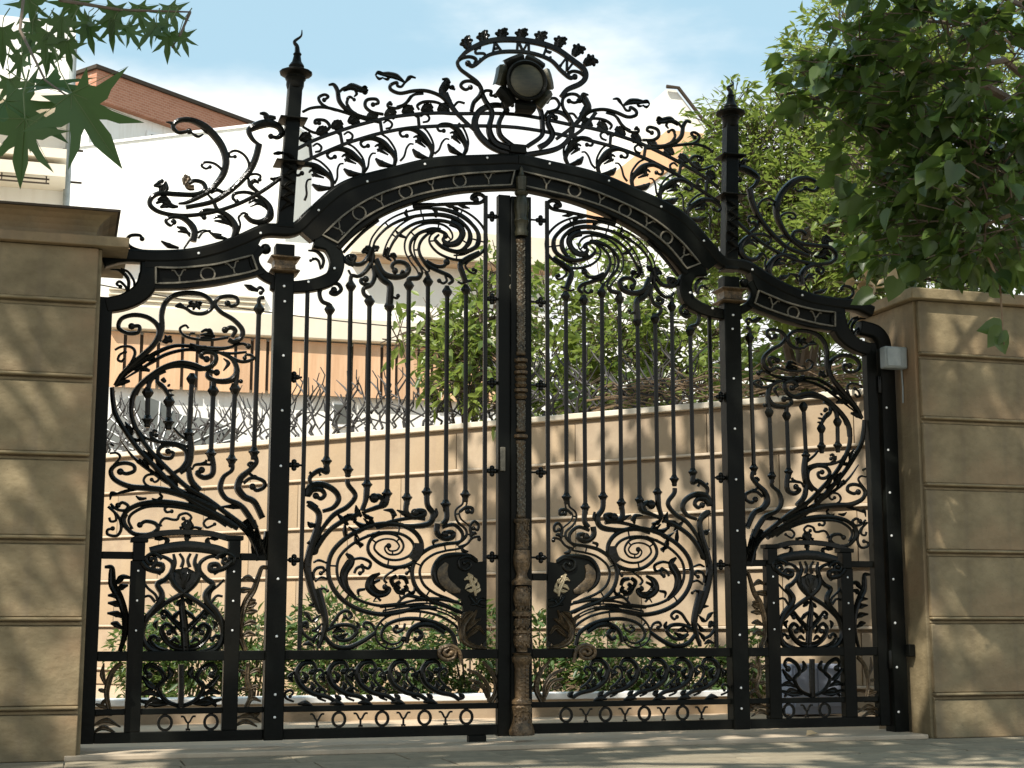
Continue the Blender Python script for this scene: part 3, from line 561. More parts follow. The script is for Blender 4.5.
# ------------------------------------------------------------------ fixed frame over the leaves
frame=empty('gate_archway',(0,0,0),'black wrought iron arch over the gate leaves with leafy cresting, spires and round SAMEN crest','gate arch')
def both(fn):
    for sx in (1,-1): fn(sx)
ZT=2.70
def arch(sx):
    c='L6'
    rim=[cp('L5',*q) for q in ((52,322),(130,303),(250,307),(380,302),(500,277),(600,240),(690,203),(800,200))]+[cp('L6',*q) for q in ((160,300),(260,212),(345,171),(480,136),(600,106),(700,93),(850,87))]+[(0,cp('L6',971,85)[1])]
    RP,T=cromc(rim); m=MB(); m.sweep(RP,[.036]*len(RP),'flat',.05); bevel(m.build('arch_rim','ironflat',frame,sx),.006)
    # bead along the top edge of the rim
    m=MB(); top=[]
    for i,p in enumerate(RP):
        a=RP[max(i-1,0)];b=RP[min(i+1,len(RP)-1)];l=math.hypot(b[0]-a[0],b[1]-a[1]); top.append((p[0]-(b[1]-a[1])/l*.036,p[1]+(b[0]-a[0])/l*.036))
    m.sweep(top,[.007]*len(top),'round',None,-.03); m.build('rim_bead','iron',frame,sx)
    inn=[cp(c,*q) for q in ((262,432),(335,360),(445,288),(565,240),(690,208),(800,193),(925,187))]+[(0,cp(c,960,187)[1])]
    IP,_=cromc(inn); m=MB(); m.sweep(IP,[.018]*len(IP),'flat',.045); bevel(m.build('arch_rim','ironflat',frame,sx),.005)
    def fill(c,p,q):
        a=[cp(c,*t) for t in p]; b=[cp(c,*t) for t in q]
        if c=='L6': a[-1]=(0,a[-1][1]); b[-1]=(0,b[-1][1])
        m=MB(); f_=cromc if c=='L6' else crom; m.strip(f_(a,4)[0],f_(b,4)[0],-.044,.044); m.build('band_plate','ironflat',frame,sx)
    fill('L6',((100,350),(160,300),(260,212),(345,171),(480,136),(600,106),(700,93),(850,87),(970,85)),((160,402),(203,379),(300,290),(395,236),(520,190),(610,165),(725,146),(850,135),(970,127)))
    fill('L5',((215,307),(380,302),(500,277),(600,240),(690,203)),((215,349),(350,350),(480,338),(560,320),(642,296)))
    A,_=cromc([cp(c,*q) for q in ((190,372),(300,278),(430,204),(600,154),(750,127),(960,112))]+[(0,cp(c,971,110)[1])],5)
    B,_=cromc([cp(c,*q) for q in ((262,425),(350,348),(460,278),(600,228),(750,201),(930,188))]+[(0,cp(c,960,188)[1])],5)
    m=MB(); m.strip(A,B,-.022,.022); pan=m.build('arch_panel','ironflat',frame,sx)
    m=MB(); oc=[cp(c,*q) for q in ((202,381),(300,292),(430,218),(600,168),(750,142),(955,128),(942,184),(750,194),(600,217),(460,264),(350,326),(262,412))]
    O1,_=crom(oc[:6],5); O2,_=crom(oc[6:],5); L=O1+O2; m.sweep(L,[.0058]*len(L),'flat',.007,-.046,closed=True); m.build('panel_line','line',pan,sx)
    for ch,u,v in (('Y',268,352),('O',348,292),('Y',432,245),('O',530,209),('Y',632,180),('O',742,164),('Y',855,156)):
        q=cp(c,u,v); m=MB(); an=math.atan2(q[1]-1.884,q[0]+.05)-math.pi/2
        if ch=='O': ring(m,q[0],q[1],.042,.042,.005,-.026,.006)
        else: wye(m,q[0],q[1],.045,.0045,-.026,.006,an)
        m.build('ring_letter' if ch=='O' else 'fork_letter','line',pan,sx)
    # side panel
    c='L5'
    A,_=crom([cp(c,*q) for q in ((215,325),(350,328),(480,316),(560,298),(640,270))],5)
    B,_=crom([cp(c,*q) for q in ((215,425),(350,423),(480,410),(590,388),(680,366))],5)
    m=MB(); m.strip(A,B,-.022,.022); pan=m.build('arch_panel','ironflat',frame,sx)
    m=MB(); S1,_=crom(B,1); m.sweep(S1,[.014]*len(S1),'flat',.042); m.build('arch_rim','ironflat',frame,sx)
    O1,_=crom([cp(c,*q) for q in ((257,350),(350,352),(480,340),(560,322),(635,303))],5); O2,_=crom([cp(c,*q) for q in ((655,360),(600,375),(480,397),(350,411),(257,414))],5)
    m=MB(); L=O1+O2; m.sweep(L,[.0058]*len(L),'flat',.007,-.046,closed=True); m.build('panel_line','line',pan,sx)
    for ch,u,v in (('Y',350,381),('O',462,374),('Y',562,350)):
        q=cp(c,u,v); m=MB()
        if ch=='O': ring(m,q[0],q[1],.042,.04,.005,-.026,.006)
        else: wye(m,q[0],q[1],.043,.0045,-.026,.006,.12 if u<500 else .3)
        m.build('ring_letter' if ch=='O' else 'fork_letter','line',pan,sx)
    # the curl down to the jamb and the ring round the pillar head
    m=MB(); stroke(m,c,'225,318 232,380 205,440 140,480 62,497',[10,15,14,12,11],'flat',0,.045); bevel(m.build('end_curl','ironflat',frame,sx),.005)
    m=MB(); RG=[cp('L6',*q) for q in ((175,395),(235,418),(262,480),(245,540),(190,568),(110,580),(20,580))]+[cp(c,*q) for q in ((735,405),(685,378),(650,340),(645,300),(672,268))]
    P_,T=crom(RG); m.sweep(P_,[.5*MPX*lerplist([13,12,11,11,10,9,8,7,7,8,8,7],t) for t in T],'flat',.04); m.ball((P_[-1][0]+.03,0,P_[-1][1]-.004),.035,ry=.03); bevel(m.build('pillar_ring','ironflat',frame,sx),.005)
    rivets(frame,[cp(c,*q) for q in ((125,298),(425,296),(668,217),(957,355),(855,408),(760,425))]+[cp('L5',895,127)]+[cp('L6',*q) for q in ((377,172),(603,104),(847,79))],sx,y=-.052)
both(arch)
# jamb posts
for sx in (1,-1):
    m=MB(); m.box((-2.70,-.062,0),(-2.592,.06,2.60))
    if sx<0: P_,T=crom([(-2.645,2.57),(-2.635,2.66),(-2.58,2.72),(-2.46,2.745)]); m.sweep(P_,[.05]*len(P_),'flat',.05)
    o=bevel(m.build('jamb_post','ironflat',frame,sx),.006)
    rivets(frame,[(-2.62,.16+.29*i) for i in range(8)],sx,y=-.064,r=.009)
    m=MB(); m.box((-2.735,-.11,.52),(-2.69,-.02,.60)); bevel(m.build('hinge_block','ironflat',frame,sx),.004)
# spires on the arch above each pillar
def spire(px_list,tip):
    (xa,ya),(xb,yb)=px_list; a=gp(xa,ya); b=gp(xb,yb)
    m=MB(); s=[(.052,0),(.052,1)]
    le=(b[0]-a[0])/(b[1]-a[1]); H=b[1]-a[1]
    m.lathe(a[0],0,[(.055,a[1]-.02),(.047,a[1]+.02),(.043,b[1])],sq=True,lean=le,z0=a[1]); sp=bevel(m.build('spire','ironflat',frame),.005)
    def L(name,prof,sq=True,mat='ironflat'):
        m=MB(); m.lathe(a[0],0,[(r,b[1]+h) for r,h in prof],sq=sq,lean=le,z0=a[1]); return bevel(m.build(name,mat,sp),.003)
    L('spire_collar',[(.05,-.52),(.09,-.515),(.09,-.505),(.05,-.50)]); L('spire_collar',[(.05,-.24),(.085,-.235),(.085,-.225),(.05,-.22)])
    L('spire_cap',[(.05,-.02),(.056,0),(.056,.03),(.066,.045),(.062,.06),(.10,.075),(.105,.088),(.06,.1),(.045,.115),(.05,.13),(.03,.16),(.022,.2),(.028,.21),(.016,.225)],sq=False)
    t=gp(*tip); x0=a[0]+le*(b[1]+.22-a[1]); z0=b[1]+.21
    P_,T=crom([(x0,z0),(x0-.004,z0+(t[1]-z0)*.3),(x0-.02,z0+(t[1]-z0)*.5),(x0+.02,z0+(t[1]-z0)*.75),(t[0],t[1])]); m=MB(); m.sweep(P_,[.016*(1-t)+.003 for t in T]); m.build('flame_tip','iron',sp)
    m=MB()
    for k in range(10):
        z=a[1]+.1+.035*k; xx=a[0]+le*(z-a[1]); sg=(-1)**k
        P2,T2=crom([(xx-.04*sg,z-.02),(xx,z+.02),(xx+.045*sg,z+.035)]); m.sweep(P2,[.012*math.sin(math.pi*min(max(t,.1),.9)) for t in T2],'leaf',.012,-.055)
    m.build('spire_leaf','iron',sp)
spire(((284.5,226),(295,86)),(302,30)); spire(((729,268),(730.4,125)),(731,80))
MPX=1/158.0*1.17
# cresting: two curved rails with struts, ivy leaves and a run of S scrolls
def piece(name,sx,items,mat='iron',prof='round',hd=None,y=0.0,parent=None):
    if name=='leaf_tip':
        for c,w,s in items:
            for q in s.split('|'):
                m=MB(); stroke(m,c,q,w,prof,y,hd); o=m.build(name,mat,parent or frame,sx)
        return o
    m=MB()
    for c,w,s in items: stroke(m,c,s,w,prof,y,hd)
    return m.build(name,mat,parent or frame,sx)
def crest_side(sx):
    for tag_,ln in (('u','40,535 150,480 300,425 430,385 600,345 760,325 900,318 1000,322'),('l','30,635 150,580 300,515 400,480 540,440 700,410 860,398 1000,395')):
        pts=parse('Z2',ln)+([(0,gp(517,114.5)[1])] if tag_=='u' else [(0,gp(517,127.5)[1])])
        P,_=cromc(pts); m=MB(); m.sweep(P,[.0105]*len(P),'flat',.0105); m.build('cresting_rail','iron',frame,sx)
    for s in ('118,500 128,580','300,430 315,510','540,360 552,440','768,328 775,402'):
        u0,v0=map(float,s.split()[1].split(','))
        piece('cresting_strut',sx,[('Z2',3.2,s),('Z2',[1.8,2.4,2],f'{u0+8},{v0-62} {u0+35},{v0-78} {u0+60},{v0-58} {u0+52},{v0-35} {u0+22},{v0-28}'),('Z2',[1,3.2,1.5],f'{u0-38},{v0-72} {u0-20},{v0-68} {u0-5},{v0-52}')])
    for u,v in ((90,465),(190,428),(280,392),(380,360),(490,342),(600,322),(705,302),(820,293),(918,290)):
        piece('rail_leaf',sx,[('Z2',[3,8.5,5],f'{u-32},{v+16} {u-8},{v+2} {u+34},{v-20} | {u-28},{v+8} {u},{v-8} {u+20},{v-24} | {u-16},{v+20} {u+12},{v+10} {u+36},{v+2}')],prof='leaf',hd=.014)
    # S scrolls: one is surveyed, its neighbours are turned along the arch
    x0,z0=cp('Z2',625,640); a0=math.atan2(z0-1.884,x0+.02)
    for (u,v,k) in ((255,770,1.0),(440,690,1.0),(625,640,1.0),(840,597,1.0),(1040,575,.97)):
        x1,z1=cp('Z2',u,v); a1=math.atan2(z1-1.884,x1+.02); da=(a1-a0); ca,sa=math.cos(da)*k,math.sin(da)*k
        def g(u_,v_):
            q=cp('Z2',u_,v_); dx,dz=q[0]-x0,q[1]-z0
            return (x1+dx*ca-dz*sa,z1+dx*sa+dz*ca)
        piece('cresting_scroll',sx,[(g,[2.4,2.6,3,4.5,6,5,3],'*468,515 440,522 424,500 445,478 495,470 550,490 600,540 632,590 622,645'),
             (g,[2,2.2,2],'545,442 590,475 632,540 640,600'),(g,[2,6.5,4,2],'512,590 545,620 590,632 625,636'),(g,[1.6,2,2.2],'515,560 492,562 476,590 468,640 448,672'),
             (g,[1.5,3.5,1.5],'508,520 530,510 560,530 600,560 | 520,535 545,545 590,570 | 530,500 560,515 600,545 | 525,550 540,530 530,510')])
    # tendrils over the upper rail
    T=[[('Z2',[2.5,3,3,3],'75,312 130,288 215,285 330,315 440,352 530,372')],
       [('Z2',[2.4,2.8,3,2],'*205,240 230,220 205,208 172,228 195,268 260,298 310,308')],
       [('Z2',[2,4,4.5,4,3],'232,150 262,148 285,185 298,250 350,305 430,340 510,348'),('Z2',[2,3.5,2],'290,200 320,172 370,165 420,190'),('Z2',[2,3,2],'350,235 340,258 365,300 400,322 | *385,238 362,222 345,232 345,255')],
       [('Z2',[2.6,3.2,3.4,3],'*498,268 530,258 515,235 462,240 452,278 490,312 560,326')],
       [('Z2',[2.2,2.8,3,2.4],'*600,258 612,268 590,262 592,282 650,288 705,250 740,210 800,202')],
       [('Z2',[2.2,3,3.5,3.6,3.6],'690,135 668,160 645,155 640,135 605,150 605,178 660,200 740,186 820,186 900,215 955,265'),('Z2',[2,3.5,2],'640,280 690,265 725,215')],
       [('Z2',[2.2,3,3,2.4],'775,300 765,272 810,250 885,256 950,292')],
       [('Z2',[2.4,3,3.2,3,2.4],'*175,378 150,380 158,360 210,364 238,400 205,430 145,436 75,400')]]
    for t in T: piece('tendril',sx,t)
    F=[[('Z2',[2,7,6,2],'320,185 370,160 430,178 470,182'),('Z2',[1.4,3,1.4],'430,165 450,160 465,170 | 430,190 450,200 465,192 | 380,170 400,200 385,220')],
       [('Z2',[2,6,6,2],'690,135 640,100 590,88 525,80'),('Z2',[1.4,3,1.4],'512,92 530,72 560,78 | 515,95 535,112 560,105 | 560,110 585,115 600,100')],
       [('Z2',[2,4,8,7,7],'912,115 945,118 935,150 915,195 955,255'),('Z2',[1.5,4,2],'940,150 965,165 992,178 | 925,150 950,130 962,140 | 955,165 975,160 985,170')],
       [('Z2',[1.6,4,1.6],'755,108 725,100 705,118 690,138')]]
    for t in F: piece('flower_head',sx,t,prof='leaf',hd=.014)
    piece('cresting_brace',sx,[('Z3',[6,4.5,3.5,3],'28,440 70,520 130,590 215,668')],prof='flat',hd=.012)
    piece('tendril',sx,[('Z3',[2.4,2.4],'85,515 110,492 148,500')])
    # flame scrolls outside the spires
    Q=[[('Z1',[3,3.5,4,5,7,7,6.5,6,5,4,2],'*415,128 350,135 318,100 350,65 420,60 495,92 560,148 612,220 636,300 625,370 588,432 530,490 410,552 350,562'),('Z1',[1,3,1.5],'275,72 305,78 330,95 | 420,125 440,145 470,160 500,145 | 480,105 515,130 540,150')],
       [('Z1',[3,4,5,6,7,8,7,5,4,3],'*905,158 945,165 970,138 948,98 888,80 820,95 775,125 795,175 838,212'),('Z1',[6,6,5.5,5,4.5,4],'835,205 815,285 780,360 720,432 640,500 550,552 395,585')],
       [('Z1',[3.4,3.6,3.6,3.8,4.2,4.5,4.5,4,3.4],'965,408 880,470 780,530 680,575 560,612 430,632 320,630 232,610 182,572 188,528 240,500 330,505 450,508 510,482 500,440 450,424 410,442')],
       [('Z1',[2,2.4,2.6],'*540,342 515,352 490,335 510,314 562,320 605,352 618,385')],[('Z1',[2,2.4,2.6],'*690,280 660,280 658,256 700,245 750,275 775,330 758,392')],
       [('Z1',[2.2,2.4,2.2],'*838,418 842,395 815,384 780,390 765,410'),('Z1',[1.5,4.5,3],'768,400 782,452 830,495 | 835,440 805,425 785,445')],
       [('Z1',[3,3,3,5,6,5],'*322,672 300,692 275,665 310,642 370,645 422,682 448,730 440,790'),('Z1',[1.6,3.4,1.6],'340,700 370,712 420,740 | 345,730 385,730 425,745 | 360,700 390,715 420,760')],
       [('Z1',[2.6,3,3.4,5,6.5,5],'*505,645 480,625 515,600 600,610 662,650 695,712 682,770'),('Z1',[1.6,3.6,1.6],'560,650 600,640 660,680 | 565,665 610,670 660,690 | 580,640 620,650 670,700')],
       [('Z1',[2.6,3,3.2,4.5,7,5,4],'*700,548 678,530 690,502 760,494 840,522 895,578 898,640 850,672 790,665 748,628'),('Z1',[1.6,3.6,1.6],'770,560 810,540 870,570 | 780,580 830,560 880,590 | 790,545 840,545 885,600')],
       [('Z1',[1.8,2.2,2.2],'705,750 722,690 712,645 740,618 770,630')],[('Z1',[1.8,2.2,2.2],'470,770 500,732 545,725 | 540,740 580,745 610,750')],
       [('Z1',[2,3.5,3],'545,500 580,480 620,495 | 530,510 560,545 580,590 620,620 | 600,530 640,500 620,490')],
       [('L5',[2.4,3,3,3.2],'*205,232 195,218 158,220 145,245 172,270 240,288')],[('L5',[1.6,2.2,2.2],'370,270 405,222 440,200 470,202'),('L5',[1.5,5,2],'280,240 310,258 350,268'),('L5',[1.5,5,2],'470,205 500,222 540,232')]]
    for t in Q: piece('flame_scroll',sx,t)
    piece('leaf_tip',sx,[('Z1',[2,7,5],'202,455 240,445 265,425 | 240,500 268,470 262,430 | 240,445 255,465 250,490')],prof='leaf',hd=.016)
    piece('leaf_tip',sx,[('Z1',[2,7,4],'388,388 402,410 420,425 | 385,450 395,420 410,400'),('Z1',5,'400,440 415,465 445,465')],prof='leaf',hd=.016,mat='brush')
    piece('flower_head',sx,[('Z1',[2,6,2],'215,560 260,545 310,575 350,580 | 225,540 265,530 305,555 | 240,585 280,570 320,580')],prof='leaf',hd=.016)
    piece('leaf_tip',sx,[('Z1',[2,6,3],'838,20 870,25 885,60 860,80 | 880,55 905,48 935,45'),('Z1',[2,4,2],'920,262 950,258 985,255 | 900,410 930,415 965,400')],prof='leaf',hd=.016)
both(crest_side)
# the round crest in the middle with its name, crown of leaves and boss
CO=0.0
def crest_piece(name,items,mat='iron',prof='round',hd=None,y=-.012): return piece(name,1,items,mat,prof,hd,y)
crest_piece('name_arc',[('Z3',[3,4.5,5,5,5,5,4],'112,238 150,200 200,168 280,135 370,122 480,125 600,145 700,182 790,245 858,300 868,350 835,388 760,422 722,465')],prof='flat',hd=.014)
crest_piece('name_arc',[('Z3',[3.4,3.4,3.2,3.2,3.2,3.4,3.4],'*165,265 185,280 212,272 280,220 360,197 460,194 560,207 660,245 725,310 775,350 805,345 *')],prof='flat',hd=.014)
crest_piece('crest_scroll',[('Z3',[3.4,3.5,3.5,4,4.5,4],'205,268 212,240 175,225 125,235 102,262 120,300 165,335 220,378 246,425 235,460 200,500 186,550')])
crest_piece('crest_scroll',[('Z3',[3.4,3.4,3.4],'775,350 765,330 790,312 832,318 868,345')])
crest_piece('crest_scroll',[('Z3',[2.8,3.2,3.4,3],'*180,408 150,422 122,400 140,375 185,372 235,400')])
crest_piece('crest_scroll',[('Z3',[2.8,3.2,3.4,3.2],'*770,490 805,500 838,480 815,452 770,450 735,475 735,530 775,590 792,650')])
crest_piece('crest_scroll',[('Z3',[2.6,3,3],'*330,458 300,455 305,432 270,428 250,448'),('Z3',[2.4,3,3],'*430,515 400,505 385,488 368,510 385,535 405,550')])
crest_piece('crest_scroll',[('Z3',[2.6,3,3],'*625,490 640,500 655,478 690,475 712,510 695,540 640,560 625,600')])
crest_piece('lyre_scroll',[('Z3',[3.6,3.6,4.5,6,6],'242,430 270,490 310,560 292,660 330,740 420,775')],prof='chan',hd=.016)
crest_piece('lyre_scroll',[('Z3',[3.5,4,4,3.6],'*395,545 375,570 350,630 362,700 440,765')],prof='chan',hd=.016)
crest_piece('lyre_scroll',[('Z3',[3.6,4,4,4],'582,512 604,560 612,640 605,700 520,762')],prof='chan',hd=.016)
crest_piece('lyre_scroll',[('Z3',[3,4,5,5],'*690,590 660,575 645,620 672,690 640,740 590,768')],prof='chan',hd=.016)
crest_piece('crest_ring',[('Z3',[3,5,6,6,6],'410,550 390,520 320,512 240,545 208,615 235,690 310,760 420,800 520,810')],prof='flat',hd=.012,y=.0)
crest_piece('crest_ring',[('Z3',[3,4,4.5,4.5,5],'640,552 720,555 780,600 792,665 755,735 680,780 520,810')],prof='flat',hd=.012,y=0)
crest_piece('cresting_brace',[('Z3',[3,3.5],'795,700 860,650 935,555')],prof='flat',hd=.012,y=0)
m=MB(); b=gp(517,150); m.box((b[0]-.055,-.04,b[1]-.03),(b[0]+.055,.04,b[1]+.03)); bevel(m.build('crest_foot','ironflat',frame),.006)
for u,v,an in ((155,140,28),(255,105,18),(367,88,6),(485,88,0),(600,102,-8),(715,132,-18),(825,180,-35),(902,245,-55)):
    ca,sa=math.cos(R(-an)),math.sin(R(-an))
    def g(a,b,u=u,v=v,ca=ca,sa=sa): return cp('Z3',u+a*ca-b*sa,v+a*sa+b*ca)
    crest_piece('crown_leaf',[(g,[5,9,7,2],'0,48 -2,20 4,-8 26,-34'),(g,[2,6,3],'-40,-8 -20,-2 0,14 | 42,4 22,0 0,18 | -18,-30 -6,-14 4,-4 | 38,-28 18,-18 4,-6')],prof='leaf',hd=.016)
GL={'S':'.3,.36 .2,.47 0,.5 -.24,.42 -.28,.2 0,.03 .28,-.18 .26,-.4 0,-.5 -.22,-.46 -.32,-.34','A':'-.42,-.5 -.2,0 0,.5 | 0,.5 .2,0 .42,-.5 | -.26,-.12 0,-.12 .26,-.12 | -.55,-.5 -.42,-.5 -.28,-.5 | .28,-.5 .42,-.5 .55,-.5',
    'M':'-.5,-.5 -.47,0 -.44,.5 | -.44,.5 -.2,0 0,-.4 | 0,-.4 .2,0 .44,.5 | .44,.5 .47,0 .5,-.5 | -.62,-.5 -.5,-.5 -.38,-.5 | .38,-.5 .5,-.5 .62,-.5 | -.58,.5 -.5,.5 -.42,.5 | .42,.5 .5,.5 .58,.5',
    'E':'-.28,-.5 -.28,0 -.28,.5 | -.4,.5 0,.5 .3,.5 .32,.34 | -.28,.02 0,.02 .2,.02 .2,.12 | -.4,-.5 0,-.5 .34,-.5 .36,-.32','N':'-.36,-.5 -.36,0 -.36,.5 | -.36,.5 0,0 .36,-.5 | .36,-.5 .36,0 .36,.5 | -.5,-.5 -.36,-.5 -.22,-.5 | .22,.5 .36,.5 .5,.5 | -.48,.5 -.36,.5 -.34,.5'}
for ch,u,v,an,sz in (('S',238,206,-32,68),('A',333,168,-12,66),('M',495,163,2,72),('E',645,196,20,66),('N',758,268,37,70)):
    ca,sa=math.cos(R(an)),math.sin(R(an))
    def g(a,b,u=u,v=v,ca=ca,sa=sa,sz=sz): return cp('Z3',u+sz*(a*ca+b*sa),v+sz*(a*sa-b*ca))
    m=MB(); stroke(m,g,GL[ch],2.2,'flat',-.012,.010); m.build('crest_letter','iron',frame)
# boss
by=-.13; _b=at(525.5,82,by); bx,bz=_b.x,_b.z
m=MB()
def disc(m,prof,seg=40,lob=0,amp=0):
    vs=[];fs=[]
    for r,y in prof:
        for i in range(seg):
            a=2*math.pi*i/seg; rr=r*(1+amp*(math.cos(lob*a))) if lob else r
            vs.append((bx+rr*math.cos(a),by+y,bz+rr*math.sin(a)))
    n=len(prof)
    for j in range(n-1):
        for i in range(seg): fs.append((j*seg+i,j*seg+(i+1)%seg,j*seg+seg+(i+1)%seg,j*seg+seg+i))
    fs.append(tuple(range(seg))); fs.append(tuple(reversed(range(n*seg-seg,n*seg)))); m.add(vs,fs)
disc(m,[(.10,.10),(.118,.03),(.135,-.02),(.138,-.035),(.128,-.045),(.116,-.035),(.11,-.01)]); boss=m.build('crest_boss','ironflat',frame)
m=MB(); disc(m,[(.112,.0),(.11,-.03),(.10,-.034),(.05,-.042),(.004,-.044)]); m.build('boss_disc','olive',boss)
for i in range(7):
    a=R(14+360/7*i); ca,sa=math.cos(a),math.sin(a); m=MB()
    vs=[];fs=[]
    for j,(r,w,y) in enumerate(((.11,.055,.02),(.135,.066,-.012),(.165,.072,-.025),(.188,.066,-.012),(.195,.06,.03))):
        for t in (-1,-.4,.4,1):
            vs.append((bx+r*ca-w*t*sa,by+y+.02*abs(t),bz+r*sa+w*t*ca))
        for t in (1,.4,-.4,-1): vs.append((bx+r*ca-w*t*sa,by+y+.02+.02*abs(t),bz+r*sa+w*t*ca))
    for j in range(4):
        for k in range(8): fs.append((j*8+k,j*8+(k+1)%8,j*8+8+(k+1)%8,j*8+8+k))
    fs.append(tuple(range(8))); fs.append(tuple(reversed(range(32,40)))); m.add(vs,fs); m.build('boss_petal','olive' if i in(3,6,0) else 'ironflat',boss)
# ------------------------------------------------------------------ setting
M['stone']=mottled('pier travertine',(.128,.097,.048),(.27,.212,.118),scale=3.6,rough=.72,bump=.22,c3=(.27,.17,.09),bscale=24,stretch=(1,1,1.5),vary=.1,streak=(.13,.10,.062))  # olive tan stone of both gate piers
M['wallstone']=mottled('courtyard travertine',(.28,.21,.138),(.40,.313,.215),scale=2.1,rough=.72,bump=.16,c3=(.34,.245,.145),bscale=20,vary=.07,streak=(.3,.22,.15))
M['lip']=mottled('pale joint moulding',(.42,.335,.24),(.54,.45,.34),scale=4,rough=.7,bump=.1)
M['coping']=mottled('pale coping stone',(.52,.45,.35),(.64,.57,.46),scale=4,rough=.7,bump=.1)
M['plaster']=mottled('white plaster',(.76,.75,.71),(.84,.83,.79),scale=.8,rough=.85,bump=.06,c3=(.7,.68,.62),streak=(.66,.63,.56))
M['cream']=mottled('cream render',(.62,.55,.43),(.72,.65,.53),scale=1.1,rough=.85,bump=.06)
M['wood']=mottled('orange wood',(.56,.33,.18),(.68,.44,.27),scale=3,rough=.55,bump=.1,stretch=(6,6,.5),vary=.16)
M['dark']=mottled('dark brown',(.03,.02,.012),(.05,.035,.02),scale=3,rough=.8,bump=0)  # one dark brown for screen backing, trim, railing, cable and soil
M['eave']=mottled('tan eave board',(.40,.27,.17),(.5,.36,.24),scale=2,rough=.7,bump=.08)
M['glass']=mottled('grey glass',(.06,.062,.054),(.11,.113,.1),scale=2,rough=.55,bump=0)
M['white']=mottled('white paint',(.74,.74,.72),(.82,.82,.8),scale=6,rough=.5,bump=.03)
M['ground']=mottled('grey paving',(.18,.16,.12),(.28,.25,.19),scale=2.5,rough=.85,bump=.25,c3=(.16,.135,.10),bscale=60)
M['court']=mottled('tan courtyard paving',(.40,.30,.20),(.52,.40,.28),scale=3,rough=.8,bump=.1)
M['sill']=mottled('pale sill stone',(.36,.29,.21),(.46,.38,.28),scale=5,rough=.75,bump=.15)
M['greybox']=mottled('grey plastic',(.22,.25,.25),(.3,.33,.33),scale=12,rough=.5,bump=.05)
M['bluegrey']=mottled('blue grey painted steel',(.25,.28,.36),(.31,.34,.42),scale=3,rough=.45,bump=.03)
M['orange']=mottled('apricot render',(.62,.36,.19),(.7,.43,.25),scale=1,rough=.85,bump=.04)
M['twig']=mottled('dark steel thorn rod',(.014,.013,.013),(.04,.036,.034),scale=30,rough=.6,bump=.1)
M['bark']=mottled('grey brown bark',(.07,.05,.035),(.16,.12,.085),scale=9,rough=.9,bump=.5,stretch=(1,1,.3))
M['dry']=mottled('dry vine',(.13,.085,.05),(.24,.17,.105),scale=14,rough=.85,bump=.2)
M['slab']=mottled('worn paving slab',(.20,.165,.11),(.33,.28,.195),scale=3.5,rough=.85,bump=.35,c3=(.13,.11,.075),bscale=50,vary=.12,streak=(.13,.11,.08))
M['leaf_mid']=leafmat('tree leaf',(.04,.075,.014),(.17,.22,.05),trans=.38,tcol=(.33,.42,.08),rough=.34)
M['leaf_dark']=leafmat('overhanging leaf',(.018,.044,.011),(.065,.108,.024),trans=.3,tcol=(.2,.3,.05),rough=.4)
M['leaf_plane']=leafmat('plane tree leaf',(.018,.05,.01),(.04,.085,.018),trans=.22,tcol=(.1,.22,.03),rough=.5)
M['vein']=mottled('leaf vein',(.06,.10,.03),(.09,.13,.04),scale=40,rough=.5,bump=0)
M['leaf_shrub']=leafmat('shrub leaf',(.016,.048,.012),(.085,.14,.036),trans=.25,tcol=(.25,.35,.08))
M['dryleaf']=leafmat('withered leaf',(.38,.27,.15),(.55,.42,.25),trans=.2,tcol=(.4,.28,.12))
# brick
mb_,nt,b=newmat('red brown brick'); tc=N(nt,'ShaderNodeTexCoord'); mp=N(nt,'ShaderNodeMapping'); br=N(nt,'ShaderNodeTexBrick')
br.inputs['Color1'].default_value=(.36,.15,.085,1); br.inputs['Color2'].default_value=(.44,.2,.12,1); br.inputs['Mortar'].default_value=(.46,.28,.2,1)
br.inputs['Scale'].default_value=1; br.inputs['Brick Width'].default_value=.24; br.inputs['Row Height'].default_value=.085; br.inputs['Mortar Size'].default_value=.01
sp=N(nt,'ShaderNodeSeparateXYZ'); cb=N(nt,'ShaderNodeCombineXYZ'); ad=N(nt,'ShaderNodeMath',operation='ADD')
nt.links.new(tc.outputs['Object'],sp.inputs[0]); nt.links.new(sp.outputs[0],ad.inputs[0]); nt.links.new(sp.outputs[1],ad.inputs[1]); nt.links.new(ad.outputs[0],cb.inputs[0]); nt.links.new(sp.outputs[2],cb.inputs[1])
nt.links.new(cb.outputs[0],br.inputs['Vector']); nt.links.new(br.outputs['Color'],b.inputs['Base Color']); b.inputs['Roughness'].default_value=.85; M['brick']=mb_

def depth_at(px,py,D):
    return CAM+(FW*FOC+RT*(px-512)-UP*(py-384))*(D/FOC)
def sheet(name,x0,y0,x1,y1,z,mat,n=1):
    m=MB(); m.add([(x0,y0,z),(x1,y0,z),(x1,y1,z),(x0,y1,z)],[(0,1,2,3)]); o=m.build(name,mat,smooth=False); return setp(o,kind='structure')
sheet('ground',-300,-300,300,300,0,'ground')
sheet('courtyard_paving',-12,.26,9,14,.004,'court')
rnd=random.Random(8)
pv=empty('pavement',(0,-1.5,0),None,None); pv['kind']='structure'
yy=-.42
while yy>-2.6:
    xx=-6.0+rnd.uniform(0,.4)
    while xx<6:
        w=rnd.choice((.55,.6,.7)); m=MB(); h=.012+rnd.uniform(-.002,.003); m.box((xx+.004,yy-.396,-.02),(xx+w-.004,yy-.004,h)); bevel(m.build('paving_slab','slab',pv,smooth=False),.004); xx+=w
    yy-=.4
m=MB(); m.box((-2.66,-.3,0),(2.69,.24,.03)); o=bevel(m.build('gate_sill','sill',smooth=False),.006); setp(o,kind='structure')

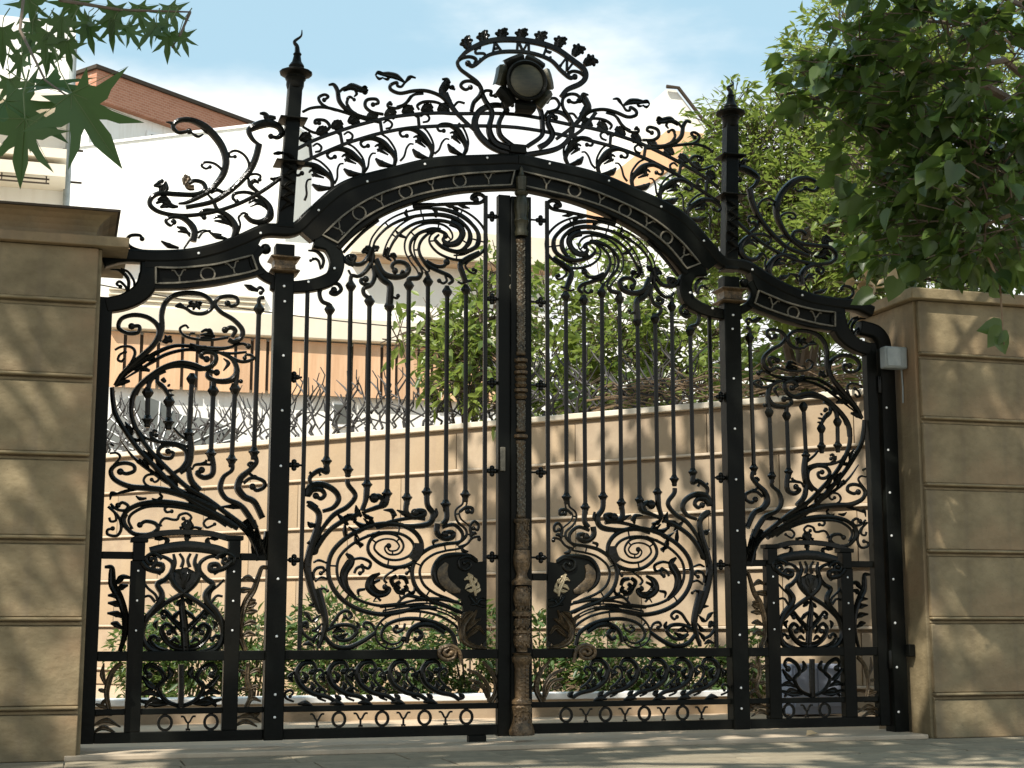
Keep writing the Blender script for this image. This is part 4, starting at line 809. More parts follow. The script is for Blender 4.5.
def frame_of(o_,d):
    d=Vector((d[0],d[1],0)).normalized(); n=Vector((-d.y,d.x,0)); return Vector((o_[0],o_[1],0)),d,n
class OB(MB):
    """boxes in a turned plan: along d, n behind"""
    def __init__(s,fr): MB.__init__(s); s.fr=fr
    def tb(s,a,b):
        k=len(s.v); s.box(a,b); o_,d,n=s.fr
        for i in range(k,len(s.v)):
            p=s.v[i]; q=o_+d*p[0]+n*p[1]; s.v[i]=(q.x,q.y,p[2])

# --- stone gate piers, front dressed in courses
def pier(name,label,xa,xb,edge,ztop,grooves,yf=-.25,yb=.4):
    g=empty(name,((xa+xb)/2,(yf+yb)/2,0),label,'gate pier','stone gate piers')
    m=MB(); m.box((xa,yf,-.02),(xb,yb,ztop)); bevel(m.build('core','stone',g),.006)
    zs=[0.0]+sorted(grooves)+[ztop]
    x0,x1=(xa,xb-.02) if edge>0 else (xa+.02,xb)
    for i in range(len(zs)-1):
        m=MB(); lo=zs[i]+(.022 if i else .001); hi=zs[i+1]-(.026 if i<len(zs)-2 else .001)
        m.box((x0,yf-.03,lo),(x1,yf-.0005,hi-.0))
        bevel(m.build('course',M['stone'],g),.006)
        if i: # lip under each joint
            m=MB(); m.box((x0,yf-.052,lo-.02),(x1,yf-.001,lo-.0015)); bevel(m.build('course_lip','stone',g),.007); m=MB(); m.box((x0,yf-.016,lo-.046),(x1,yf-.001,lo-.028)); bevel(m.build('course_lip','stone',g),.004)
    return g
gl=[at(96,y,-.27).z for y in (304,379,457,540,621)]; gl.append(gl[-1]-.48)
zl=at(100,246,-.25).z-.02
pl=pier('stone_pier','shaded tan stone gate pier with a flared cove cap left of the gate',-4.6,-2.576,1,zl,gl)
m=MB(); m.box((-4.7,-.33,zl+.002),(-2.43,.5,zl+.062)); bevel(m.build('cap_slab','stone',pl),.006)
m=MB(); prof=[(0,0),(.0,.03),(.012,.06),(.035,.09),(.07,.115),(.11,.128)]
zc=zl+.064; vs=[];fs=[]
xr=at(97,235,-.36).x; k=4
for ex,h in prof: vs+=[(-4.7,-.27-ex,zc+h),(xr+ex,-.27-ex,zc+h),(xr+ex,.45,zc+h),(-4.7,.45,zc+h)]
for j in range(len(prof)-1):
    for i in range(4): fs.append((j*4+i,j*4+(i+1)%4,j*4+4+(i+1)%4,j*4+4+i))
fs.append((0,1,2,3)); fs.append(tuple(range(len(prof)*4-4,len(prof)*4))); m.add(vs,fs); m.build('cap_cove','stone',pl,smooth=False)
m=MB(); m.box((-4.72,-.395,zc+.129),(xr+.125,.46,zc+.142)); m.build('cap_flashing','dark',pl,smooth=False)
gr=[at(960,y,-.27).z for y in (357.5,421,487,553,620)]; gr.append(gr[-1]-.49)
zr=at(925,301,-.27).z
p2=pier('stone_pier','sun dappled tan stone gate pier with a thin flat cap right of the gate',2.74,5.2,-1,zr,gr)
m=MB(); m.box((2.685,-.33,zr+.002),(5.3,.5,zr+.078)); bevel(m.build('cap_slab','stone',p2),.008)
# grey box on the pier reveal
e=at(884,357,-.15); f=at(899,357,-.15)
bx_=empty('junction_box',(f.x,-.12,e.z),'small grey plastic junction box on the inner face of the right stone pier','junction box')
m=MB(); m.box((e.x,-.17,e.z-.075),(2.735,-.09,e.z+.075)); bevel(m.build('housing','greybox',bx_),.012)
m=MB(); m.box((e.x+.012,-.178,e.z-.062),(f.x-.0,-.1705,e.z+.062)); bevel(m.build('cover','greybox',bx_),.003)
m=MB(); m.tube3([(2.725,-.1,e.z-.07),(2.73,-.1,e.z-.2),(2.733,-.09,e.z-.3)],.006); m.build('cable','greybox',bx_)

# --- courtyard wall running back to the left
WF=frame_of((1.46,5.33),(.65,-.76))     # n points away from the camera side? checked below
o_,d_,n_=WF
if n_.y<0: n_=-n_; WF=(o_,d_,n_)
def onwall(px,py):
    dv=FW*FOC+RT*(px-512)-UP*(py-384); t=(o_-CAM).dot(n_)/dv.dot(n_); p=CAM+dv*t; return (p-o_).dot(d_),p.z
wt=onwall(500,421)[1]
cw=empty('courtyard_wall',(o_.x,o_.y,0),'long sunlit tan stone courtyard wall with pale coping behind the gate','wall')
m=OB(WF); m.tb((-11,.0,0),(5.6,.28,wt-.06)); m.build('wall_core','wallstone',cw,smooth=False)
m=OB(WF); m.tb((-11,-.09,wt-.058),(5.6,.34,wt)); bevel(m.build('coping','coping',cw),.008)
wg=sorted([onwall(390,y)[1] for y in (476,526,576,627,676)])
zs=[0]+[z for z in wg if z>.1]+[wt-.06]
for i in range(len(zs)-1):
    xx=-11+(.7 if i%2 else 0)
    while xx<5.6:
        m=OB(WF); m.tb((xx+.003,-.045,zs[i]+.02),(min(xx+1.4,5.6)-.003,-.001,zs[i+1]-.035)); bevel(m.build('course_stone','wallstone',cw),.005); xx+=1.4
    if i:
        m=OB(WF); m.tb((-11,-.075,zs[i]-.008),(5.6,-.002,zs[i]+.0185)); bevel(m.build('course_lip','lip',cw),.006)
# thorn branches of steel on the coping
tf=empty('thorn_fence',tuple(o_+Vector((0,0,wt))),'row of dark thorny steel branches standing on the courtyard wall','spiked fence')
rnd=random.Random(11); s=-6.0
def wp(a,h,off=.12): p=o_+d_*a+n_*off; return Vector((p.x,p.y,wt+h))
while s<2.2:
    m=MB()
    for k in range(2):
        sg=rnd.choice((-1,1)); a=s+rnd.uniform(-.08,.08); H=rnd.uniform(.4,.86); ln=rnd.uniform(.08,.36)*sg; o1=rnd.uniform(.06,.18)
        pts=[wp(a,0,.12),wp(a-.07*sg,H*.3,o1),wp(a+ln*.5,H*.62,o1+.03),wp(a+ln*.8,H,o1)]
        fine=[]
        for q in range(3):
            for t in (0,.33,.66):
                fine.append(pts[q].lerp(pts[q+1],t)+Vector(d_)*(.035*math.sin(7*t+q*2.1+a*9))+Vector((0,0,.01*math.sin(q*3+a*5))))
        fine.append(pts[3]); m.tube3(fine,[.016-.0011*q for q in range(10)],5)
        for q in range(2):
            b0=pts[1+q]; sd=sg if q else -sg; m.tube3([b0,b0+Vector(d_)*(.09*sd)+Vector((0,0,.1)),b0+Vector(d_)*(.12*sd*rnd.uniform(.6,1.8))+Vector((0,0,rnd.uniform(.16,.28)))],[.012,.010,.004],5)
    a=s; m.tube3([wp(a-.2,rnd.uniform(.02,.12)),wp(a,.2+rnd.uniform(-.08,.1)),wp(a+.22,rnd.uniform(.05,.3))],.010,5); m.tube3([wp(a+.1,.02),wp(a-.05,.22),wp(a-.16,rnd.uniform(.3,.5))],.009,5)
    m.build('thorn_branch','twig',tf,fixn=False); s+=.25

# --- house with wooden screen behind the wall
YH=14.0
def hx(px,Y=YH): return at(px,400,Y).x
hs=empty('white_house',(1.5,YH,0),'white plastered house with tan eave behind the courtyard wall','house')
ztop=at(400,250,YH).z
m=MB(); m.box((hx(60),YH,0),(hx(548),YH+8,ztop)); m.build('wall','plaster',hs,smooth=False)
m=MB(); m.box((hx(344),YH-.4,at(400,256,YH-.4).z),(hx(556),YH+8.2,at(400,226,YH-.4).z)); bevel(m.build('eave','cream',hs),.02)
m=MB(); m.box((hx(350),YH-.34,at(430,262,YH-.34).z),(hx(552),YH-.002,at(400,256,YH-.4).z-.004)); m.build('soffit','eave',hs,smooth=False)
m=MB(); m.box((hx(104),YH-.25,at(300,341,YH).z),(hx(500),YH-.003,at(300,318,YH).z)); bevel(m.build('fascia','cream',hs),.02)
m=MB()
for i in range(7):
    z=at(150,292+5*i,YH).z; m.box((hx(104),YH-.09,z-.01),(hx(262),YH-.002,z+.012))
m.build('shutter_slat','cream',hs,smooth=False)
m=MB(); m.box((hx(95),YH-.16,at(150,262,YH).z),(hx(135),YH-.003,at(150,252,YH).z)); m.build('awning_strip','orange',hs,smooth=False)
wz0,wz1=at(340,427,YH).z,at(340,402,YH).z
m=MB(); m.box((hx(332),YH-.05,wz0),(hx(348),YH-.002,wz1)); w=m.build('window','white',hs,smooth=False)
m=MB(); m.box((hx(333.5),YH-.06,wz0+.05),(hx(346.5),YH-.052,wz1-.05)); m.build('pane','glass',w,smooth=False)
ss=empty('wood_screen',(0.5,YH-.1,0),'screen of upright orange wooden boards on the white house','wood screen')
YS=YH-.09
zb0,zb1=at(300,395,YS).z,at(300,341.5,YS).z
m=MB(); m.box((hx(106,YS),YS,zb0+.05),(hx(492,YS),YS+.02,zb1-.03)); m.build('backing','dark',ss,smooth=False)
xx=hx(108,YS); rnd=random.Random(3)
while xx<hx(490,YS):
    w=rnd.choice((.17,.19,.2,.31)); m=MB(); m.box((xx,YS-.035,zb0),(xx+w,YS-.002,zb1)); m.build('board','wood',ss,smooth=False); xx+=w+.05
# glass fan canopy
fc=at(148,458,11.2); gf=empty('glass_canopy',tuple(fc),'fan shaped grey glass canopy with white glazing bars left behind the wall','glass canopy')
m=MB(); pts=[]
for i in range(15):
    a=R(8+160*i/14); r=1.0+.14*math.sin(i*.9); pts.append((fc.x+.12+r*math.cos(a)*.95,fc.y+.45*math.sin(a),fc.z+r*.82*math.sin(a)))
vs=[(fc.x+.1,fc.y,fc.z)]+pts; vs2=[(p[0],p[1]+.02,p[2]) for p in vs]; n=len(vs)
fs=[(0,i,i+1) for i in range(1,n-1)]+[(n,n+i+1,n+i) for i in range(1,n-1)]+[(i,n+i,n+i+1,i+1) for i in range(1,n-1)]+[(0,n,n+1,1),(n-1,2*n-1,n,0)]
m.add(vs+vs2,fs); m.build('glass','glass',gf,smooth=False)
for i in range(0,15):
    m=MB(); p=Vector(pts[i]); m.tube3([Vector(vs[0])+Vector((0,-.012,0)),p+Vector((0,-.012,0))],.009,5); m.build('glazing_bar','white',gf)
# white building, brick building, balcony block, apricot block
def block(fr,a,b,name,mat,par):
    m=OB(fr); m.tb(a,b); return m.build(name,mat,par,smooth=False)
c0=depth_at(288,123,32.5); c1=depth_at(90,146,34.1)
fr=frame_of((c1.x,c1.y),(c0.x-c1.x,c0.y-c1.y)); L=math.hypot(c0.x-c1.x,c0.y-c1.y)
wb=empty('white_building',(c1.x,c1.y,0),'tall blank white rendered wall of a building upper left behind the gate','building')
zt=(c0.z+c1.z)/2
block(fr,(-6,0,0),(L,1.2,zt),'wall','plaster',wb); block(fr,(-6.05,-.05,zt+.002),(L+.02,1.25,zt+.06),'coping','white',wb)
c0=depth_at(97,69,46); d1=Vector((.80,.60)); fr=frame_of((c0.x,c0.y),d1)
bb=empty('brick_building',(c0.x,c0.y,0),'building with red brown brick parapet above the blank white wall','building')
zb=depth_at(97,101,46).z
block(fr,(0,0,zb),(7.2,1.8,c0.z),'brick_band','brick',bb); block(fr,(-.1,-.1,c0.z+.002),(7.25,1.9,c0.z+.12),'parapet_cap','dark',bb)
block(fr,(-.0,.25,0),(7.1,1.7,zb-.002),'wall','plaster',bb)
for k in range(2):
    w=block(fr,(2.2+1.9*k,.18,zb-1.75),(3.8+1.9*k,.247,zb-.35),'window','white',bb); block(fr,(2.35+1.9*k,.168,zb-1.65),(3.65+1.9*k,.1785,zb-.45),'pane','glass',w)
YB=17.0
ab=empty('balcony_block',(at(40,150,YB).x,YB,0),'cream block with balconies and a drainpipe at the far left','building')
xr_=at(70,150,YB).x; zz=lambda y: at(45,y,YB).z
m=MB(); m.box((xr_-6,YB,0),(xr_,YB+6,zz(20))); m.build('wall','plaster',ab,smooth=False)
for y0,y1 in ((172,163),(190,178),(120,110)):
    m=MB(); m.box((xr_-6,YB-.9,zz(y0)),(xr_-.05,YB-.003,zz(y1))); m.build('balcony_slab','cream',ab,smooth=False)
m=MB()
for y in (193,197): m.tube3([(xr_-6,YB-.85,zz(y)),(xr_-.3,YB-.85,zz(y))],.015)
for k in range(8): m.tube3([(xr_-.35-.7*k,YB-.85,zz(197)),(xr_-.35-.7*k,YB-.85,zz(190)-.002)],.012)
m.build('railing','dark',ab)
m=MB(); m.tube3([(xr_-.02,YB-.12,0),(xr_-.02,YB-.12,zz(40))],.06,10); dp=m.build('drainpipe','greybox',ab)
m=MB(); 
for y in (150,182): m.box((xr_-.12,YB-.14,zz(y)-.015),(xr_+.22,YB-.1,zz(y)+.015))
m.build('pipe_clamp','dark',dp,smooth=False)
YO=24
ob=empty('apricot_block',(at(690,150,YO).x,YO,0),'pale block with apricot gable wall behind the right spire','building')
X=lambda px: at(px,150,YO).x; Zo=lambda y: at(690,y,YO).z
m=MB(); m.box((X(668),YO,Zo(172)),(X(704),YO+6,Zo(132))); m.build('gable_wall','orange',ob,smooth=False)
m=MB(); m.box((X(670),YO+.1,0),(X(704),YO+6,Zo(172)-.003)); m.build('lower_wall','plaster',ob,smooth=False)
m=MB(); m.plate([(X(676),Zo(130)),(X(676),Zo(84)),(X(685),Zo(84)),(X(716),Zo(122)),(X(716),Zo(130))],YO+.5,YO+6); m.build('upper_wall','plaster',ob,smooth=False)
m=MB(); m.tube3([(X(674),YO+.4,Zo(83)),(X(686),YO+.4,Zo(83)),(X(718),YO+.4,Zo(122))],.05,6); m.build('roof_edge','dark',ob)
m=MB(); m.box((X(600),YO-3,0),(X(800),YO-2.8,at(690,374,YO-3).z)); gw=m.build('garden_wall','plaster',smooth=False); setp(gw,'plain white garden wall far behind the trees on the right','wall')
# overhead cable
m=MB(); a=at(10,268,11);b=at(560,338,11); P3=[a.lerp(b,i/14)+Vector((0,0,-.16*math.sin(math.pi*i/14))) for i in range(15)]; m.tube3(P3,.009,5)
setp(m.build('cable','dark'),'thin dark cable sagging across in front of the white house','cable')
# planter kerb and cabinet in the courtyard
m=MB(); yk=2.5; zk=at(560,693,yk).z; pk=empty('planter_kerb',(-.5,yk,0),'low tan planter kerb with pale top inside the courtyard','planter')
m=MB(); m.box((-3.6,yk,0),(2.6,yk+.18,zk-.05)); m.build('kerb_face','wallstone',pk,smooth=False)
m=MB(); m.box((-3.62,yk-.03,zk-.048),(2.62,yk+.21,zk)); bevel(m.build('kerb_top','white',pk),.006)
m=MB(); m.box((-3.5,yk+.19,.0),(2.5,yk+1.0,zk-.06)); so=m.build('soil','dark',pk,smooth=False)
ca=at(792,700,1.9);cb_=at(842,664,1.9)
cab=empty('utility_cabinet',((ca.x+cb_.x)/2,1.9,0),'blue grey steel cabinet low behind the right gate leaf','cabinet')
m=MB(); m.box((ca.x,1.9,0.02),(cb_.x,2.2,cb_.z)); bevel(m.build('cabinet_body','bluegrey',cab),.01)
m=MB(); m.box((ca.x+.02,1.885,.08),((ca.x+cb_.x)/2-.004,1.899,cb_.z-.03)); m.box(((ca.x+cb_.x)/2+.004,1.885,.08),(cb_.x-.02,1.899,cb_.z-.03)); bevel(m.build('cabinet_door','bluegrey',cab),.003)

# ------------------------------------------------------------------ leaves
def leaf_shape(kind):
    if kind=='lance': return [(0,0),(.17,.3),(.15,.6),(0,1),(-.15,.6),(-.17,.3)],[(0,1,2,3),(0,3,4,5)]
    if kind=='heart': return [(0,0),(.2,-.1),(.42,.05),(.48,.3),(.33,.62),(0,1.02),(-.33,.62),(-.48,.3),(-.42,.05),(-.2,-.1)],[(0,1,2,3,4,5),(0,5,6,7,8,9)]
    if kind=='oval': return [(0,0),(.26,.28),(.24,.62),(0,1),(-.24,.62),(-.26,.28)],[(0,1,2,3),(0,3,4,5)]
    if kind=='plane': 
        h=[(0,0),(.08,-.02),(.40,-.20),(.28,.04),(.36,.12),(.92,.14),(.52,.28),(.40,.36),(.26,.36),(.36,.54),(.66,.92),(.34,.74),(.22,.60),(.13,.54),(.15,.80),(.11,.94),(0,1.28)]
        l=h+[(-x,y) for x,y in reversed(h[1:-1])]; n=len(h)
        return l,[tuple(range(n)),tuple([0]+list(range(n-1,len(l))))]
def add_leaf(V,F,pos,dirv,nrm,size,kind,fold=.25,droop=.25):
    P,Fs=leaf_shape(kind); dv=dirv.normalized(); sv=dv.cross(nrm)
    if sv.length<1e-3: sv=dv.cross(Vector((.3,.9,.2)))
    sv.normalize(); nv=sv.cross(dv); k=len(V)
    for x,y in P:
        V.append(tuple(pos+sv*(x*size)+dv*(y*size)+nv*(size*(abs(x)*fold-droop*y*y))))
    for f in Fs: F.append(tuple(k+i for i in f))
def rv(rnd): 
    while True:
        v=Vector((rnd.uniform(-1,1),rnd.uniform(-1,1),rnd.uniform(-1,1)))
        if .05<v.length<1: return v
def leafmesh(name,V,F,mat,parent):
    me=bpy.data.meshes.new(name); o0=worldloc(parent); me.from_pydata([(p[0]-o0.x,p[1]-o0.y,p[2]-o0.z) for p in V],[],F)
    me.polygons.foreach_set('use_smooth',[True]*len(me.polygons))
    me.materials.append(M[mat]); o=bpy.data.objects.new(name,me); COL.objects.link(o); o.parent=parent; return o
def crown(parent,name,clumps,size,kind,mat,seed,droop=.5,keep=None,twig=None):
    """clumps: (centre, radius vector, leaves). Leaves sit in small whorls on hidden twigs"""
    rnd=random.Random(seed); V=[];F=[]; tw=MB()
    for c,r,n in clumps:
        c=Vector(c); r=Vector(r) if not isinstance(r,(int,float)) else Vector((r,r,r))
        done=0
        while done<n:
            u=rv(rnd); u=u.normalized()*(u.length**.45)
            q=c+Vector((u.x*r.x,u.y*r.y,u.z*r.z))
            out=Vector((u.x,u.y,u.z*.4+.1)).normalized(); m_=rnd.randint(4,8)
            if keep and not keep(q): done+=m_; continue
            if twig: tw.tube3([q-out*size*2.2-Vector((0,0,size*.3)),q-out*size*.6,q+out*size*.9],[size*.05,size*.04,size*.02],4)
            for k in range(m_):
                d_v=(out+rv(rnd)*1.0+Vector((0,0,-droop*rnd.random()))); nr=Vector((0,0,1))+rv(rnd)*.9
                add_leaf(V,F,q+rv(rnd)*size*.9,d_v,nr,size*rnd.uniform(.5,1.3),kind)
            done+=m_
    o=leafmesh(name,V,F,mat,parent)
    if twig and tw.v: tw.build('twigs',twig,parent,fixn=False)
    return o
def trunk(parent,pts,rad,name='trunk',mat='bark',k=10):
    m=MB(); m.tube3(pts,rad,k); return m.build(name,mat,parent)
def tree(name,label,base,top,rad,clumps,size,kind,mat,seed,cat='tree',group=None,**kw):
    b=Vector(base);t=Vector(top); g=empty(name,tuple(b),label,cat,group)
    mid=b.lerp(t,.5)+Vector((.12,.05,0)); tr=trunk(g,[b,b.lerp(t,.2),mid,t],[rad*1.35,rad,rad*.8,rad*.45])
    rnd=random.Random(seed)
    for c,r,n in clumps[:9]:
        c=Vector(c); s_=b.lerp(t,rnd.uniform(.55,1)); m=MB(); m.tube3([s_,s_.lerp(c,.5)+Vector((0,0,.12)),c],[rad*.4,rad*.28,rad*.12],6); m.build('bough','bark',g)
    crown(g,'crown',clumps,size,kind,mat,seed,**kw); return g
D=depth_at
# trees beyond the courtyard wall
def cl(lst): return [(tuple(D(px,py,dd)),r,n) for px,py,dd,r,n in lst]
bt=D(640,600,17.5)
tree('garden_tree','bushy green tree seen through the bars of the right gate leaf',(bt.x,bt.y,0),tuple(D(645,330,17.5)),.16,
  cl([(560,330,17,.62,380),(600,300,17.6,.7,420),(650,290,17.2,.8,520),(700,320,17,.75,480),(740,300,16.6,.7,420),(620,360,16.8,.7,460),(680,370,16.6,.7,460),(550,375,16.4,.5,300),(580,390,16.2,.42,260),(740,360,16.2,.55,300),(790,330,16,.6,340),(660,250,17.8,.6,260),(840,340,15.6,.5,260),(800,380,15.5,.4,200),(545,300,17,.4,160),(590,405,15.2,.26,150),(640,398,15,.24,130),(700,392,14.8,.26,150),(760,388,14.6,.26,150),(550,408,15.4,.26,150),(820,372,14.6,.4,200),(620,330,16.4,.5,260)]),.125,'oval','leaf_mid',21,twig='bark')
bt=D(455,600,16)
tree('sapling','thin tree with narrow drooping leaves before the white house in the left gate leaf',(bt.x,bt.y,0),tuple(D(475,330,16)),.06,
  cl([(480,330,16,.45,240),(455,345,15.8,.36,180),(430,320,16,.24,70),(400,335,16,.16,30),(495,300,16.3,.4,170),(470,370,15.6,.4,180),(500,365,15.6,.45,220),(445,380,15.6,.22,70),(498,270,16.4,.25,70),(505,400,15.3,.3,160)]),.17,'lance','leaf_mid',22,droop=.9,twig='bark')
bt=D(800,600,14.5)
CT=2.3
tree('courtyard_tree','tall leafy tree rising behind the right spire and cap of the gate',(bt.x,bt.y,0),tuple(D(800,220,14.5)),.15,
  [(c,r,int(n*CT)) for c,r,n in cl([(760,170,14.5,.62,520),(730,200,14.2,.5,320),(800,150,14.6,.6,480),(850,180,14.2,.7,560),(790,220,14,.6,480),(840,240,13.8,.6,480),(880,120,14.6,.7,480),(760,250,14,.45,300),(820,285,13.6,.5,340),(900,220,13.8,.7,520),(870,60,15,.8,520),(940,100,14.6,.8,520),(820,100,15,.45,220),(715,125,14.6,.28,90),(735,110,14.6,.25,70),(700,150,14.6,.2,40),(960,40,15,.8,440),(840,40,15.4,.5,200),(720,240,14,.35,180),(700,220,14.2,.26,100),(770,130,14.8,.4,200),(800,60,15.2,.3,90),(850,230,13,.5,320),(870,180,13,.5,320),(830,260,13,.5,300),(880,260,12.6,.5,300),(690,190,14.6,.22,70),(780,280,13.4,.4,200),(720,180,14.6,.4,200),(930,60,14,.6,300),(960,150,13.6,.6,300),(980,230,13,.6,300),(920,260,12.6,.5,260),(900,40,14.4,.5,240),(1000,90,14,.6,260)])],.105,'lance','leaf_mid',23,twig='bark')
# tree leaning over the right pier, broad leaves
bt=Vector((5.9,1.3,0))
g=empty('overhanging_tree',tuple(bt),'broad leaved dark tree overhanging the right stone pier','tree')
DENS=.8; hub=D(1110,70,10.5); trunk(g,[bt,Vector((5.7,1.0,2)),hub.lerp(bt,.25),hub],[.17,.14,.11,.06])
dc=[(c,r,int(n*DENS)) for c,r,n in cl([(900,80,8.6,.34,90),(950,60,8.4,.45,170),(990,110,8.4,.5,210),(930,140,8.6,.42,170),(980,190,8.4,.5,230),(880,150,8.8,.32,90),(930,200,8.6,.4,180),(990,215,8.4,.4,190),(900,262,11.2,.36,170),(950,262,11.4,.4,200),(1000,262,11.4,.4,200),(870,240,11.2,.3,120),(1020,220,9,.4,160),(960,160,10.5,.6,260),(1000,240,10.8,.4,170),(890,200,8.9,.3,90),(920,240,8.7,.26,80),(850,95,8.8,.25,46),(810,100,8.8,.2,26),(860,45,8.6,.32,70),(920,20,8.4,.42,130),(1000,20,8.2,.5,170),(1010,170,8.2,.5,190),(815,55,8.9,.18,18),(780,95,8.8,.09,6),(1030,80,8.2,.5,160),(960,-20,8.2,.6,150)])]
for c,r,n in dc[::2]:
    c=Vector(c); m=MB(); m.tube3([hub.lerp(bt,.12),hub.lerp(c,.55)+Vector((0,0,.1)),c],[.035,.022,.008],6); m.build('bough','bark',g)
crown(g,'crown',dc,.105,'heart','leaf_dark',31,droop=1.1,twig='bark')
V=[];F=[]
for px,py,dd,an,sz in ((862,298,9.0,200,.14),(893,290,8.9,250,.14),(990,328,8.3,180,.13),(995,338,8.2,230,.12),(1003,345,8.2,300,.11)):
    q=D(px,py,dd); dv=RT*math.cos(R(an))+UP*math.sin(R(an)); V=[];F=[]; add_leaf(V,F,q-dv*sz*.5,dv,-FW+Vector((0,0,.5)),sz,'heart'); leafmesh('leaf',V,F,'leaf_dark',g)
m=MB(); m.tube3([tuple(D(1010,215,8.3)),tuple(D(985,225,8.3)),tuple(D(985,250,8.2)),tuple(D(1000,285,8.2)),tuple(D(1004,345,8.2))],[.012,.01,.008,.006,.003],6); m.build('bough','dry',g)
# withered leaves caught on the pier cap
V=[];F=[]; rnd=random.Random(5)
wl=empty('withered_leaves',(2.75,-.1,zr+.08),'bunch of withered yellow leaves beside the right pier cap','dead leaves')
for k in range(16):
    q=Vector(at(rnd.uniform(846,890),rnd.uniform(276,290),.1)); add_leaf(V,F,q,rv(rnd),Vector((0,-.6,1))+rv(rnd)*.5,rnd.uniform(.1,.17),'oval',.2,.3)
leafmesh('leaf_bunch',V,F,'dryleaf',wl)
# dry vines on the wall
m=MB(); rnd=random.Random(9)
for k in range(150):
    a=rnd.uniform(.9,4.2); h=rnd.uniform(.02,.34)*(1-.12*abs(a-2.4)); l=rnd.uniform(.25,.7)
    m.tube3([wp(a,h,rnd.uniform(.0,.3)),wp(a+l*.5,h+rnd.uniform(-.05,.08),rnd.uniform(-.02,.3)),wp(a+l,max(.01,h+rnd.uniform(-.12,.05)),rnd.uniform(.0,.3))],[.008,.007,.003],4)
vn=m.build('dry_vine','dry',fixn=False); setp(vn,'tangle of dry brown vine stems along the right part of the wall coping','dry vine',kind='stuff')
# shrubs in the courtyard
sh=[(190,632,12.6,.36,.34,420,'rounded dark green shrub behind the left small panel'),(140,640,12.6,.2,.24,160,'narrow pale green shrub beside the left pier'),(255,640,12.8,.3,.3,300,'green shrub behind the left gate pillar'),(335,628,12.8,.4,.34,460,'broad green shrub behind the left leaf scrolls'),(405,648,12.6,.36,.28,380,'low dense shrub under the left lock plate scrolls'),(470,632,12.9,.3,.34,300,'green shrub left of the meeting column'),
    (540,640,12.8,.24,.28,200,'small bright shrub right of the meeting column'),(610,650,12.7,.36,.24,340,'low green shrub behind the right lock plate scrolls'),(690,655,12.6,.3,.22,240,'low yellow green shrub by the right gate pillar'),(745,650,12.5,.2,.2,130,'little shrub behind the right gate pillar')]
for i,(px,py,dd,r,h,n,lab) in enumerate(sh):
    c=D(px,py,dd); g=empty('shrub',(c.x,c.y,0),lab,'shrub','shrubs in the courtyard planter')
    m=MB()
    for k in range(5):
        a=k*1.3; m.tube3([(c.x+.03*math.cos(a),c.y+.03*math.sin(a),0),(c.x+r*.4*math.cos(a),c.y+r*.4*math.sin(a),c.z*.6),(c.x+r*.7*math.cos(a),c.y+r*.7*math.sin(a),c.z+h*.4)],[.012,.009,.004],5)
    m.build('stems','bark',g)
    crown(g,'foliage',[(tuple(c+Vector((0,0,-.1))),(r*1.1,r*.8,h*1.1),int(n*2.6)),((c.x,c.y,c.z*.45),(r*.9,r*.7,c.z*.5),int(n*2))],.085,'lance','leaf_shrub',60+i,droop=.2)
# street plane tree: trunk left of the view, crown shading the gate, twigs hanging into view
pb=Vector((-7.6,-5.2,0)); g=empty('plane_tree',tuple(pb),'street plane tree whose lobed dark leaves hang in at the upper left','tree')
hub=Vector((-6.2,-4.6,6.2)); trunk(g,[pb,Vector((-7.5,-5.1,2)),Vector((-7.0,-4.9,4.2)),hub],[.32,.27,.22,.15])
rnd=random.Random(77); cc=[]
for k in range(64):
    a=rnd.uniform(0,2*math.pi); q=math.sqrt(rnd.random()); cc.append(((-3.6+5.6*q*math.cos(a),-4.0+2.9*q*math.sin(a),8.9+rnd.uniform(-.9,1.1)),(.85,.7,.45),SHADE))
for c,r,n in cc[::3]:
    c=Vector(c); m=MB(); m.tube3([hub,hub.lerp(c,.5)+Vector((0,0,.4)),c],[.09,.06,.02],6); m.build('bough','bark',g)
cc+=[((rnd.uniform(-4.2,-.3),rnd.uniform(-.6,2.2),8.9+rnd.uniform(-.3,.6)),(.6,.6,.3),46) for k in range(15)]  # sparse unseen clumps added to dapple the courtyard wall
cc+=[((-7.0+rnd.uniform(-2,2),-9.4+rnd.uniform(-1.6,1.6),7.2+rnd.uniform(-.6,.8)),(.9,.8,.5),150) for k in range(16)]  # unseen clumps added behind the camera to shade the hanging leaves
crown(g,'crown',cc,.26,'oval','leaf_plane',78,droop=.6)
V=[];F=[]
sp_=[(86,116,2.35,302,.172,.1),(58,84,2.5,3,.15,1.6),(22,140,2.4,262,.14,.2),(24,112,2.5,330,.15,.5)]
up_=[(44,44,3.6,260,.14),(28,50,3.7,250,.15),(68,50,3.6,275,.12),(90,34,3.8,285,.12),(113,30,3.7,265,.13),(130,34,3.8,300,.11),(150,32,3.6,225,.12),(168,42,3.6,262,.12),(182,40,3.7,290,.1),(36,30,3.7,300,.12),(60,28,3.6,260,.14),(84,24,3.8,240,.12),(20,66,3.6,260,.13),(160,26,3.6,200,.11),(48,60,3.7,255,.1),(112,16,3.7,250,.14),(140,14,3.8,280,.12),(10,90,3.6,270,.14),(0,40,3.6,260,.16),(70,8,3.7,270,.14),(30,8,3.7,280,.14),(172,14,3.8,290,.12)]
rnd=random.Random(15)
